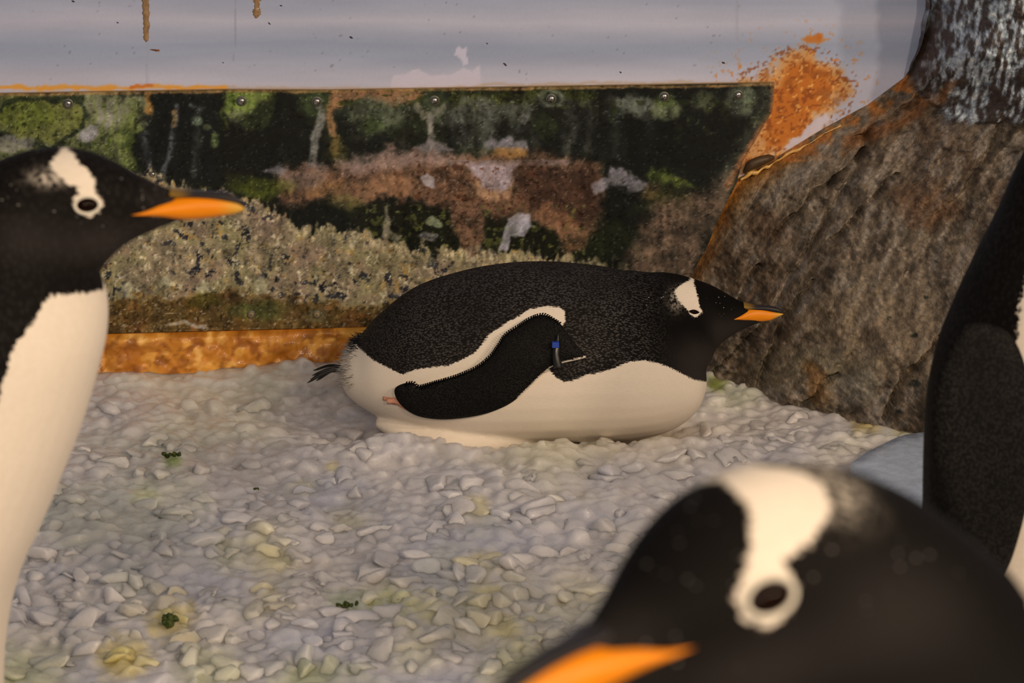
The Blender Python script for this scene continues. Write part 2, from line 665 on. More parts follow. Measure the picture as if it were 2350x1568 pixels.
# left: olive discs and pale green streaks
q.poly([(-330, 215), (335, 205), (340, 250), (318, 300), (300, 400), (-330, 420)], (96, 98, 62), 24, 1, 20)
q.speck((X < 330) * 1.0, 16, .1, (52, 58, 34), .75, 80, .35)
q.poly([(195, 222), (330, 215), (310, 270), (260, 300), (200, 290)], (136, 128, 118), 40, .8, 18)
q.ell(95, 268, 98, 52, (104, 104, 52), .3, .95, 12)
q.ell(60, 262, 62, 34, (84, 92, 34), .9, .8, 12)
q.speck((X < 200) * (Y < 330) * 1.0, 7, .45, (44, 50, 30), .7, 84, .2)
q.line([(0, 245), (40, 232), (110, 222), (180, 225), (196, 262), (172, 310), (110, 340), (60, 325), (0, 305)], 5, (36, 46, 30), 9, .75, 10)
q.line([(-20, 306), (30, 320), (70, 332)], 4, (30, 38, 34), 6, .9, 5)
q.ell(28, 330, 46, 18, (132, 124, 116), .5, .8, 10)
for gx0 in (205, 232, 262, 285, 300, 312):
    q.line([(gx0 + 6, 225), (gx0, 330), (gx0 - 4, 390)], 5, (94, 106, 42), 12, .6, 14)
q.ell(206, 312, 22, 20, (150, 142, 146), .5, .9, 8)
q.line([(342, 210), (340, 262)], 8, (158, 108, 52), 8, .8, 7)
# dark gap with grey drips
q.poly([(348, 215), (500, 212), (500, 420), (330, 400), (318, 330), (345, 275)], (26, 30, 27), 14, .95, 10)
q.line([(404, 235), (400, 300), (394, 340), (386, 372), (372, 400)], 6, (92, 92, 96), 10, .75, 7)
q.line([(399, 252), (399, 288)], 6, (136, 108, 68), 6, .8, 4)
q.line([(335, 310), (342, 390)], 8, (84, 84, 90), 14, .6, 8)
q.line([(455, 260), (456, 330), (452, 400)], 9, (72, 74, 68), 16, .6, 8)
q.line([(438, 237), (458, 250), (470, 245)], 5, (80, 86, 80), 7, .7, 4)
q.line([(478, 290), (474, 288)], 7, (110, 116, 78), 7, .6, 4)
q.line([(493, 308), (493, 330)], 8, (100, 112, 68), 9, .9, 4)
q.ell(453, 275, 14, 12, (92, 102, 82), .5, .8, 4)
# green tongue round the second screw
q.poly([(510, 212), (628, 210), (630, 250), (618, 285), (596, 300), (560, 292), (522, 262)], (104, 116, 54), 8, 1, 9)
q.speck((abs(X - 570) < 62) * (Y < 300) * 1.0, 9, .28, (70, 84, 26), .8, 88, .25)
q.ell(600, 240, 22, 34, (120, 130, 66), .9, .6, 8)
q.ell(545, 268, 20, 18, (124, 122, 96), .9, .6, 6)
q.line([(518, 232), (512, 262), (528, 296)], 4, (84, 92, 40), 6, .8, 6)
q.poly([(632, 208), (690, 208), (710, 260), (706, 380), (640, 400), (560, 400), (520, 300)], (24, 27, 22), 20, .7, 12)
# screw 3 with its long pale drip
q.ell(727, 234, 42, 34, (66, 78, 44), .7, .9, 8)
q.line([(738, 248), (742, 270), (728, 300), (718, 320), (716, 360), (712, 392)], 8, (116, 112, 104), 9, .95, 6)
q.poly([(660, 405), (705, 372), (745, 378), (752, 402), (690, 412)], (128, 116, 116), 16, .85, 8)
q.line([(765, 212), (762, 250), (760, 300), (768, 316), (762, 345)], 9, (150, 108, 72), 12, .8, 8)
q.ell(770, 345, 24, 34, (92, 84, 40), .9, .7, 10)
# middle top: orange rim, grey-green clouds
q.poly([(755, 207), (965, 204), (958, 238), (880, 240), (800, 236), (770, 262)], (146, 102, 70), 16, .9, 14)
q.speck((X > 770) * (X < 1360) * (Y < 250) * 1.0, 11, .18, (62, 66, 22), .9, 92, .2, (1.6, .7))
q.ell(870, 268, 74, 42, (86, 90, 70), .8, .85, 16)
q.ell(850, 290, 26, 14, (66, 78, 40), .9, .8, 8)
q.poly([(835, 315), (880, 318), (905, 320), (915, 340), (860, 350), (820, 345)], (30, 34, 30), 14, .85, 10)
q.ell(997, 232, 34, 36, (52, 60, 38), .5, .9, 8)
q.line([(955, 248), (978, 266), (992, 262), (1015, 245)], 8, (124, 116, 100), 8, .8, 6)
q.line([(990, 266), (988, 300), (992, 330)], 7, (128, 120, 112), 9, .9, 4)
q.poly([(950, 345), (985, 318), (1010, 325), (1040, 345), (1000, 360)], (128, 116, 116), 14, .85, 8)
q.poly([(1030, 212), (1370, 205), (1370, 232), (1040, 245)], (66, 72, 26), 20, .65, 14)
q.ell(1100, 250, 130, 26, (90, 90, 76), .9, .6, 20)
for gx0, wd in ((1060, 12), (1120, 16), (1180, 12), (1215, 9), (1300, 14), (1345, 12), (1410, 16), (1480, 14)):
    q.line([(gx0, 240), (gx0 + 3, 290), (gx0 - 4, 335)], wd, (84, 84, 78), 30, .55, 18)
q.ell(1266, 228, 30, 24, (96, 98, 84), .4, .85, 6)
q.ell(1266, 228, 18, 15, (44, 48, 36), .6, .9, 4)
q.ell(1455, 240, 38, 26, (98, 100, 88), .5, .8, 12)
q.ell(1205, 270, 12, 14, (112, 108, 104), .9, .7, 6)
q.poly([(1115, 330), (1130, 310), (1150, 318), (1170, 312), (1200, 322), (1205, 345), (1150, 350)], (124, 116, 120), 12, .85, 9)
q.ell(1250, 290, 26, 30, (58, 66, 36), .9, .8, 8)
# dark right half
q.poly([(1420, 262), (1560, 262), (1720, 250), (1735, 300), (1690, 390), (1460, 395), (1400, 330)], (20, 24, 20), 40, .85, 20)
q.speck((X > 1400) * (Y > 230) * (Y < 330) * 1.0, 22, .2, (48, 54, 26), .7, 96, .3)
q.ell(1530, 248, 38, 26, (104, 108, 78), .5, .9, 8)
q.ell(1528, 226, 26, 18, (70, 80, 42), .6, .9, 6)
q.ell(1696, 232, 34, 42, (86, 90, 72), .7, .8, 8)
q.ell(1614, 228, 26, 22, (84, 88, 62), .9, .7, 12)
q.line([(1756, 200), (1752, 262), (1700, 350), (1660, 440)], 16, (82, 80, 66), 40, .7, 8)
q.line([(1775, 192), (1771, 256), (1735, 318), (1703, 372), (1670, 430)], 8, (146, 92, 56), 12, .85, 4)
# brown middle band
q.poly([(640, 395), (760, 372), (900, 352), (1010, 362), (1130, 350), (1250, 352), (1370, 368), (1390, 450), (1380, 520), (1330, 560), (1210, 520), (1060, 480), (900, 470), (760, 470), (660, 470)], (112, 80, 60), 30, .95, 18)
q.poly([(760, 362), (860, 345), (960, 350), (1060, 362), (1010, 385), (860, 392), (770, 390)], (138, 114, 104), 28, .85, 14)
q.line([(1030, 376), (1100, 374), (1200, 374), (1300, 372)], 6, (126, 108, 104), 8, .8, 5)
q.poly([(1135, 352), (1150, 336), (1200, 338), (1205, 354), (1170, 366)], (144, 104, 56), 14, .85, 8)
q.poly([(1190, 378), (1340, 380), (1375, 420), (1370, 500), (1280, 520), (1220, 500), (1195, 430)], (74, 50, 38), 26, .9, 16)
q.speck((X > 900) * (X < 1380) * (Y > 370) * (Y < 520) * 1.0, 14, .25, (78, 48, 32), .8, 100, .25)
q.poly([(1060, 378), (1110, 376), (1185, 380), (1175, 420), (1140, 445), (1110, 430), (1090, 410)], (152, 136, 140), 16, .9, 8)
q.poly([(1092, 410), (1125, 440), (1180, 425), (1170, 450), (1110, 465), (1090, 445)], (158, 122, 92), 12, .85, 8)
q.speck((abs(X - 1090) < 70) * (Y > 378) * (Y < 470) * 1.0, 7, .35, (92, 56, 36), .8, 104, .15)
q.poly([(968, 408), (985, 402), (1000, 412), (998, 430), (978, 428)], (152, 144, 148), 4, .9, 5)
q.ell(895, 430, 60, 32, (146, 106, 76), .8, .8, 14)
q.ell(745, 435, 44, 24, (134, 98, 62), .9, .75, 12)
q.ell(800, 470, 40, 20, (112, 100, 56), .9, .7, 10)
q.ell(690, 415, 50, 20, (110, 92, 82), .9, .8, 10)
q.ell(600, 428, 70, 22, (86, 92, 28), .9, .85, 12)
q.ell(560, 410, 40, 18, (60, 66, 24), .9, .8, 10)
q.poly([(600, 388), (640, 376), (665, 392), (650, 402)], (124, 114, 116), 10, .8, 6)
# grey-white splashes and yellow-green patch right of centre
q.poly([(1355, 420), (1375, 412), (1395, 405), (1400, 380), (1430, 385), (1470, 410), (1485, 430), (1440, 440), (1410, 422), (1390, 440), (1368, 455)], (120, 112, 116), 10, .9, 8)
q.poly([(1400, 425), (1440, 412), (1465, 450), (1440, 500), (1400, 480)], (28, 30, 24), 14, .9, 10)
q.poly([(1470, 395), (1490, 385), (1530, 392), (1570, 408), (1600, 425), (1560, 438), (1500, 420)], (88, 98, 40), 18, .8, 12)
q.ell(1545, 460, 50, 26, (56, 58, 24), .8, .8, 12)
q.ell(1495, 440, 22, 22, (112, 88, 52), .9, .6, 8)
q.poly([(1500, 480), (1560, 450), (1660, 420), (1690, 400), (1660, 480), (1610, 580), (1580, 680), (1440, 680), (1450, 590)], (104, 82, 66), 50, .9, 16)
q.ell(1560, 530, 8, 8, (64, 44, 34), .4, .9, 2)
# dark olive gap above the crust with tongues
q.poly([(820, 480), (900, 478), (1030, 480), (1060, 500), (1150, 505), (1240, 530), (1350, 540), (1400, 560), (1400, 612), (1060, 596), (900, 568), (820, 540)], (36, 38, 22), 22, .95, 14)
q.speck((X > 840) * (X < 1350) * (Y > 470) * (Y < 600) * 1.0, 13, .3, (92, 92, 46), .75, 108, .2)
q.poly([(1035, 470), (1090, 462), (1110, 500), (1106, 540), (1090, 590), (1060, 590), (1040, 530)], (108, 78, 60), 12, .95, 9)
q.speck((abs(X - 1072) < 40) * (Y > 460) * 1.0, 6, .3, (70, 46, 34), .7, 112, .2)
q.poly([(1150, 540), (1165, 500), (1185, 486), (1212, 496), (1216, 525), (1200, 546), (1168, 548), (1160, 580), (1140, 580)], (152, 144, 150), 7, .95, 5)
q.poly([(876, 545), (882, 500), (888, 470), (895, 500), (900, 530), (928, 540), (920, 552)], (128, 118, 98), 8, .9, 6)
q.ell(997, 512, 18, 12, (126, 130, 100), .5, .9, 6)
q.ell(985, 548, 20, 9, (112, 106, 108), .6, .8, 6)
q.poly([(1215, 510), (1260, 470), (1300, 480), (1330, 500), (1345, 560), (1300, 580), (1280, 540), (1240, 530)], (128, 90, 64), 16, .7, 12)
q.ell(1400, 545, 60, 40, (44, 52, 28), .8, .7, 14)
# crusty lichen-like deposit over the lower half
crust_y = np.interp(X, [-330, 240, 330, 420, 560, 640, 700, 820, 900, 1000, 1300, 1420, 1500, 1640], [360, 400, 398, 424, 452, 492, 520, 528, 560, 568, 592, 612, 640, 700])
jag = fbm(PXp / np.array([8, 30]), 3, 120) * 16 + fbm(PXp / 24, 4, 124) * 22
cm = sstep(-9, 9, Y - crust_y + jag)
fade = np.interp(X, [1250, 1420], [1, .35])
q.blend(cm * fade, (136, 118, 92))
q.blend(cm * fade * sstep(-.2, .6, fbm(PXp / 36, 3, 128)), (122, 112, 78))
q.blend(cm * fade * sstep(.35, .6, fbm(PXp / 17, 3, 130)) * .6, (152, 116, 58))
q.blend(cm * fade * sstep(.0, .5, fbm(PXp / 15, 4, 132)) * .7, (146, 128, 96))
q.blend(cm * fade * sstep(.15, .7, fbm(PXp / 50, 3, 133)) * .55, (122, 98, 84))
q.blend(cm * fade * sstep(.30, .40, fbm(PXp / np.array([13, 15]), 4, 136, .62)) * sstep(-.35, .15, fbm(PXp / 70, 2, 137) + .25 * (X < 520)), (46, 46, 52))
q.blend(cm * fade * sstep(.5, .6, fbm(PXp / 5, 2, 139)) * .7, (66, 58, 50))
q.blend(cm * fade * sstep(.30, .5, fbm(PXp / np.array([10, 12]), 4, 140, .65)) * .7, (200, 184, 150))
q.blend(cm * fade * np.exp(-((Y - crust_y - 12) / 16) ** 2) * sstep(.0, .3, fbm(PXp / np.array([5, 20]), 2, 145)) * .9 * (X > 560), (176, 158, 122))
for (cx0, cy0, rr) in ((290, 660, 14), (470, 672, 18), (380, 640, 10), (600, 650, 16)):
    q.ell(cx0, cy0, rr, rr * 1.3, (168, 160, 128), .8, .7, 8)
# olive-brown foot of the sheet
fy = np.interp(X, [-330, 240, 520, 700, 850, 1100], [690, 695, 668, 690, 700, 700]) + fbm(PXp / np.array([26, 14]), 3, 150) * 16
fm = sstep(-12, 14, Y - fy)
q.blend(fm, (86, 62, 26))
q.blend(fm * sstep(.0, .6, fbm(PXp / np.array([60, 30]), 3, 154)), (116, 78, 40))
q.blend(fm * sstep(.55, .7, fbm(PXp / np.array([8, 5]), 3, 156)) * .6, (160, 148, 128))
q.ell(590, 712, 60, 26, (74, 80, 40), .9, .8, 12)
q.ell(470, 690, 46, 18, (70, 66, 18), .9, .7, 12)
q.line([(388, 744), (420, 738), (450, 750), (470, 755)], 4, (158, 150, 140), 5, .8, 6)
q.ell(727, 726, 24, 16, (96, 88, 60), .9, .7, 6)
q.line([(-330, 222), (0, 218), (520, 209), (760, 209), (1000, 206), (1775, 194)], 3.5, (140, 104, 62), 5, .8, 2)
q.c *= (1 + .20 * fbm(PXp / 26, 4, 171) + .14 * fbm(PXp / 7, 3, 170))[:, None]
q.c *= (1 + .10 * fbm(PXp / np.array([9, 90]), 3, 176))[:, None]
q.c += (sstep(.62, .72, fbm(PXp / 4.5, 2, 178)) * 26)[:, None]
q.c -= (sstep(.55, .7, fbm(PXp / 6, 2, 182)) * 18)[:, None]
lum_ = q.c.mean(1)
q.c = q.c * (.52 + .48 * sstep(18, 95, lum_))[:, None]
q.c = np.clip(q.c, 5, 255)

Pf = on_wall_arr(PXp, PANEL_OFF)
Pb = Pf - WN * (PANEL_OFF - .0008)
gf = grid_faces(nR, nC)[:, ::-1]
idx = np.arange(nR * nC).reshape(nR, nC)
loop = np.concatenate([idx[0, :-1], idx[:-1, -1], idx[-1, :0:-1], idx[:0:-1, 0]])
rim_back = Pb[loop]
Vp = np.vstack([Pf, Pf[loop], rim_back])
nF, nl = len(Pf), len(loop)
k = np.arange(nl); k2 = (k + 1) % nl
side = np.stack([nF + k, nF + k2, nF + nl + k2, nF + nl + k], 1)
me = make_mesh('front_sheet', Vp, np.vstack([gf, side]))
rimc = np.tile(np.array([140, 104, 58.]), (nl, 1))
set_color(me, np.vstack([alb(q.c, .76), alb(rimc, .78), alb(rimc, .78)]))
M_panel = mat_painted('algae_stained_sheet', .5, .12, coat=.10, fine=.10, bump=.25, bscale=420, bdist=.0006, coat_rough=.16)
panel = empty('wall_panel', tuple(on_wall(800, 750)))
tag(panel, 'clear plastic sheet stained with green and brown algae, screwed to the painted wall', 'panel')
obj('sheet', me, M_panel, panel)

M_steel = mat_plain('screw_steel', (.42, .40, .37), .28, .5, metallic=1.0, var=.1)
M_dark = mat_plain('slot_shade', (.10, .085, .065), .6)
M_bezel = mat_plain('screw_washer', alb((78, 76, 62), .75), .45, metallic=.3)


def screw(x, y, r, washer=True, mat=None):
    """domed cross-head screw with a dirty washer, standing on the sheet"""
    c = on_wall(x, y, PANEL_OFF)
    up = np.array([0, 0, 1.0])
    parts = []
    prof = [(1.0, 0), (1.0, .22), (.86, .46), (.55, .66), (0.22, .74), (0.02, .75)]
    V, Fc = [], []
    for rr, hh in prof:
        for s in range(18):
            an = 2 * math.pi * s / 18
            V.append(c + r * rr * (WD * math.cos(an) + up * math.sin(an)) + WN * (hh * r + .0006))
    for kk in range(len(prof) - 1):
        for s in range(18):
            s2 = (s + 1) % 18
            Fc.append([kk * 18 + s, kk * 18 + s2, (kk + 1) * 18 + s2, (kk + 1) * 18 + s])
    so = obj('screw', make_mesh('screw', np.array(V), Fc), mat or M_steel, panel)
    # proud bars, the shade of the cross recess put into their dark colour
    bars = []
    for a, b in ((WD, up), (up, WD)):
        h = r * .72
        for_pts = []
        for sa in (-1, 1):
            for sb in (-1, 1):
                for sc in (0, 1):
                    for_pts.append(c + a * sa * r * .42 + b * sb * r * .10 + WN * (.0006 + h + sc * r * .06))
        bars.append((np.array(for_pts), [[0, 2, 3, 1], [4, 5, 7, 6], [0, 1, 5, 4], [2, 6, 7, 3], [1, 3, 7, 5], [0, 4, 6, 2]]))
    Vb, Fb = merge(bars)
    obj('cross_shade_bars', make_mesh('cross_shade_bars', Vb, Fb, False), M_dark, so)
    if washer:
        V, Fc = [], []
        for rr, hh in ((1.4, .0002), (1.36, .0008), (1.02, .0010)):
            for s in range(20):
                an = 2 * math.pi * s / 20
                V.append(c + r * rr * (WD * math.cos(an) + up * math.sin(an)) + WN * hh)
        for kk in range(2):
            for s in range(20):
                s2 = (s + 1) % 20
                Fc.append([kk * 20 + s, kk * 20 + s2, (kk + 1) * 20 + s2, (kk + 1) * 20 + s])
        obj('washer', make_mesh('washer', np.array(V), Fc), M_bezel, so)


for x, y in ((156, 238), (554, 232), (727, 233), (997, 231), (1265, 227), (1524, 222), (1694, 218)):
    screw(x, y, .0058)
M_dull = mat_plain('stained_screw', alb((118, 98, 68), .75), .5, .4, var=.3)
screw(576, 722, .0048, True, M_dull)
screw(727, 722, .0048, True, M_dull)
screw(448, 732, .003, False, M_dull)
screw(350, 400, .004, False)

# ---- crusty rust-orange skirting under the sheet
nC2, nR2 = 480, 50
ux = np.linspace(-720, 1480, nC2)
tv = np.linspace(0, 1, nR2)
UX, TV = np.meshgrid(ux, tv)
PXt = np.stack([UX, (pbot(UX) - 4) * (1 - TV) + 905 * TV], -1).reshape(-1, 2)
relief = fbm(PXt / 34, 4, 200, .45)
edge_in = np.minimum(1, TV.ravel() * 14)
off = (.016 + .008 * relief) * edge_in + .002
Vt = on_wall_arr(PXt) + off[:, None] * WN
t3 = Paint(PXt, (182, 112, 32), 21)
t3.blend(sstep(-.1, .5, fbm(PXt / 40, 4, 204)), (206, 142, 58))
t3.blend(sstep(.2, .7, fbm(PXt / 26, 4, 208)) * .8, (224, 170, 92))
t3.blend(sstep(.1, .5, fbm(PXt / 30, 4, 231)) * .7, (122, 64, 16))
t3.blend(sstep(.15, .6, fbm(PXt / np.array([70, 30]), 3, 219)) * .6, (150, 84, 18))
t3.blend(sstep(.4, .6, fbm(PXt / 12, 3, 214)) * .4, (120, 66, 20))
me = make_mesh('baseboard_back', Vt, grid_faces(nR2, nC2)[:, ::-1])
set_color(me, alb(t3.c, .78))
M_rust = mat_painted('orange_crust', .5, .4, coat=.2, fine=.10, bump=.35, bscale=110, bdist=.0015)
tag(obj('baseboard_back', me, M_rust), 'crusted rust orange skirting along the foot of the wall', 'baseboard', kind='structure')

# ---- artificial rock at the right
bpx = [(1470, 960), (1500, 850), (1522, 760), (1545, 690), (1575, 612), (1610, 545), (1655, 470), (1698, 410), (1775, 368), (1900, 292), (2000, 238), (2080, 178), (2104, 90), (2122, 0), (2110, -110), (2080, -260), (2060, -420), (2080, -900)]  # unseen edge above the frame leans out, shaped to throw shadow on the wall
buv = wall_uv(np.array([on_wall(x, y) for x, y in bpx]))
zr = np.concatenate([np.linspace(-.12, .66, 364), np.linspace(.664, buv[-1, 1] - .02, 36)])
a0 = np.interp(zr, buv[:, 1], buv[:, 0])
nT = 340
tt = np.linspace(0, 1, nT) ** 1.15
amax = 1.05
AA = a0[:, None] - .004 + (amax - a0[:, None]) * tt[None, :]
ZZ = np.repeat(zr[:, None], nT, 1)
AZ = np.stack([AA.ravel(), ZZ.ravel()], 1)
bdist_ = line_dist(AZ, buv)
th = math.radians(54)
al = AZ[:, 0] * math.cos(th) + AZ[:, 1] * math.sin(th)
ac = -AZ[:, 0] * math.sin(th) + AZ[:, 1] * math.cos(th)
SA = np.stack([al * 5, ac * 22], 1)
dep = 1.22 * bdist_ * (1 - .22 * sstep(.25, .7, bdist_)) - .004
pil = sstep(.40, .52, AZ[:, 1])
dep = dep * (1 - pil) + pil * (.20 * (1 - np.exp(-bdist_ / .022)) + .45 * bdist_ - .004)
ramp = sstep(0, .05, bdist_)
rel = fbm(SA, 5, 300)
strata = np.abs(fbm(np.stack([al * 2.2, ac * 13], 1), 3, 310))
dep = dep + ramp * (.020 * rel + .014 * fbm(AZ * 40, 5, 305, .6) - .016 * np.exp(-(strata / .05) ** 2))
base3 = wall_pt(AZ[:, 0], AZ[:, 1], dep)
RP = pix(base3)
cracks = [[(1728, 905), (1752, 850), (1800, 762), (1838, 690), (1880, 640)], [(2035, 960), (2062, 905), (2085, 868), (2150, 800), (2190, 740)],
          [(1850, 930), (1885, 885), (1930, 850)], [(1780, 540), (1850, 460), (1905, 420), (1990, 340)], [(1900, 560), (1985, 470), (2060, 400)], [(1690, 700), (1740, 610)], [(1965, 318), (2040, 262), (2100, 235), (2180, 140)]]
cd = np.full(len(RP), 1e9)
wp = RP + np.stack([fbm(RP / 50, 3, 330), fbm(RP / 50, 3, 340)], 1) * 14
for c in cracks:
    cd = np.minimum(cd, line_dist(wp, c))
dep = dep - ramp * .024 * np.exp(-(cd / 5) ** 2)
ledge = poly_sd(wp, [(2120, 240), (2085, 190), (2090, 100), (2130, -60), (2200, -700), (3200, -700), (3200, 330), (2330, 285), (2240, 290), (2170, 268)])
dep = dep + .022 * sstep(-6, 18, ledge)
dep = np.maximum(dep, .0012)
Rv = wall_pt(AZ[:, 0], AZ[:, 1], dep)
r = Paint(RP, (98, 82, 64), 31)
RS = np.stack([al * 30, ac * 120], 1)
fine = fbm(RS, 4, 350)
r.blend(sstep(-.1, .6, fbm(SA * 1.3, 4, 354)) * .8, (116, 98, 80))
r.blend(sstep(.0, .6, fbm(AZ * 9, 4, 358)) * .75, (78, 58, 40))
r.blend(sstep(.1, .55, fine) * .6, (128, 116, 104))
r.blend(sstep(.15, .6, -fine) * .7, (52, 42, 32))
r.blend(sstep(.35, .55, fbm(AZ * 150, 3, 362)) * .5, (146, 128, 110))
r.blend(sstep(.35, .55, fbm(AZ * 130, 3, 364)) * .5, (44, 36, 28))
r.ell(2010, 770, 170, 110, (118, 98, 74), 1, .5, 40)
r.ell(1890, 850, 130, 60, (112, 100, 76), 1, .5, 40)
r.ell(2130, 470, 70, 50, (82, 52, 30), .9, .6, 24)
r.ell(1760, 520, 60, 40, (80, 56, 36), .9, .6, 24)
r.ell(1880, 880, 50, 30, (124, 84, 44), .9, .7, 20, 40)
r.ell(1960, 890, 60, 40, (122, 114, 102), .9, .5, 16)
# rust seam where rock meets wall and sheet
seam = np.exp(-(bdist_ / .018) ** 2)
r.blend(seam * (RP[:, 1] > 360), (128, 78, 22))
r.blend(seam * sstep(.0, .4, fbm(RP / 9, 3, 370)) * (RP[:, 1] > 360), (72, 40, 12))
r.blend(np.exp(-(bdist_ / .03) ** 2) * (RP[:, 1] <= 372) * sstep(-.4, .3, fbm(RP / 20, 3, 374)), (150, 88, 34))
r.line([(1570, 620), (1640, 500), (1690, 420)], 16, (140, 84, 22), 26, .8, 10)
r.line([(1590, 640), (1640, 560), (1680, 470)], 10, (80, 46, 14), 24, .7, 12)
r.poly([(1790, 390), (1960, 290), (2080, 220), (2110, 240), (1960, 330), (1840, 420)], (118, 108, 98), 30, .55, 16)
r.line([(1950, 330), (2060, 280), (2140, 225)], 16, (104, 60, 26), 26, .7, 14)
# lime-white wash on the upper column
lw = sstep(-10, 20, ledge)
r.blend(lw * .85, (64, 52, 46))
wn_ = fbm(np.stack([RP[:, 0] / 9 + RP[:, 1] / 50, RP[:, 1] / 22], 1), 4, 380)
wn_ = wn_ + .35 * fbm(RP / 60, 2, 384)
r.blend(lw * sstep(-.25, .15, wn_) * .9, (142, 148, 152))
r.blend(lw * sstep(.10, .42, wn_) * .9, (206, 208, 208))
r.line([(2120, 190), (2130, 110), (2150, 40)], 22, (64, 44, 34), 40, .5, 16)
r.line([(2130, 240), (2180, 190)], 12, (122, 74, 36), 16, .7, 10)
for (sx, sy, sr) in ((2124, 685, 7), (2098, 772, 8), (2040, 730, 5), (2102, 880, 13), (2062, 945, 8), (2046, 880, 6), (1905, 730, 3), (2150, 600, 4)):
    r.ell(sx, sy, sr, sr * .7, (22, 24, 14), .4, .95, 4)
r.c = np.clip(r.c, 5, 255)
me = make_mesh('rock', Rv, grid_faces(400, nT)[:, ::-1])
r.c *= (1 + .22 * fbm(RP / 5, 3, 391) + .18 * fbm(RS * 1.6, 3, 393))[:, None]
set_color(me, alb(np.clip(r.c, 4, 255), .92))
M_rock = mat_painted('rough_rock', .55, .4, fine=.32, bump=1.0, bscale=170, bdist=.004)
tag(obj('rock_outcrop', me, M_rock), 'brown textured artificial rock with rust seam and lime white top', 'rock')

# lump drawn for dark gap and clear sealant bead where sheet and rock meet
def lump(name, pts, thick, mat, wallpts=True, off=.012):
    pts = np.asarray(pts, float)
    c = pts.mean(0)
    rings = []
    for s, h in ((1.0, 0.0), (.97, .5), (.8, .85), (.4, 1.0)):
        rings.append(np.array([on_wall(*(c + (q - c) * s), off + thick * h) for q in pts]))
    n = len(pts)
    V = np.vstack(rings + [on_wall(c[0], c[1], off + thick)[None]])
    Fc = []
    for k in range(3):
        for s in range(n):
            s2 = (s + 1) % n
            Fc.append([k * n + s, k * n + s2, (k + 1) * n + s2, (k + 1) * n + s])
    for s in range(n):
        Fc.append([3 * n + s, 3 * n + (s + 1) % n, 4 * n])
    return obj(name, make_mesh(name, V, Fc), mat)


M_lump = mat_plain('gap_brown', alb((62, 42, 22), .75), .5, .4, var=.3, scale=200)
o = lump('gap_lump', [(1704, 393), (1712, 374), (1724, 365), (1745, 357), (1765, 354), (1778, 358), (1778, 365), (1764, 373), (1742, 384), (1722, 392), (1710, 398)][::-1], .02, M_lump, off=.006)
tag(o, 'dark brown lump standing for the gap between the algae sheet and the rock', 'sealant')
M_bead = mat_plain('amber_sealant', alb((176, 128, 62), .75), .35, .5, var=.4, scale=140, bump=.5, coat=.3)
pts = [(1700, 412), (1725, 400), (1755, 384), (1785, 370), (1835, 342), (1880, 312), (1930, 285)]
W = np.array([on_wall(x, y, .012) for x, y in pts])
tb = np.linspace(0, 1, 40)
W = np.stack([np.interp(tb, np.linspace(0, 1, len(pts)), W[:, i]) for i in range(3)], 1)
W[:, 2] += .004 * fbm(np.stack([tb * 11, tb * 0 + 5], 1), 3, 395)
V, Fc = tube(W, .0032 * (1 + .9 * fbm(np.stack([tb * 14, tb * 0], 1), 3, 390)) * (1 - .7 * tb), 8)
tag(obj('sealant_bead', make_mesh('sealant_bead', V, Fc), M_bead), 'thin amber sealant bead along the upper edge of the rock', 'sealant')

# ---- ice bed
def ice_h(x, y):
    x = np.asarray(x, float); y = np.asarray(y, float)
    P = np.stack([x, y], -1).reshape(-1, 2)
    h = -.020 + .012 * fbm(P * 4.5, 3, 400) + .005 * fbm(P * 14, 2, 404)
    # hollow under the resting penguin
    h = h - .034 * np.exp(-(((P[:, 0] + .01) / .27) ** 2) ** 1.5 - (((P[:, 1] - 3.58) / .085) ** 2) ** 1.5)
    h = h + .012 * np.exp(-((P[:, 0] / .32) ** 2) ** 2 - ((P[:, 1] - 3.455) / .035) ** 2)
    h = h + .024 * np.exp(-((P[:, 0] + .155) / .07) ** 2 - ((P[:, 1] - 3.46) / .035) ** 2)
    h = h + .016 * np.exp(-((P[:, 1] - 3.84) / .10) ** 2)
    h = h + (.020 * np.exp(-((P[:, 0] + .33) / .10) ** 2) + .006 * fbm(P * 9, 2, 407)) * np.exp(-((P[:, 1] - 3.83) / .06) ** 2)
    h = h + .014 * np.exp(-(((P[:, 0] - .24) / .14) ** 2) - ((P[:, 1] - 3.44) / .06) ** 2)
    h = h * sstep(1.2, 2.4, P[:, 1]) + (-.006) * (1 - sstep(1.2, 2.4, P[:, 1]))
    return h.reshape(x.shape)


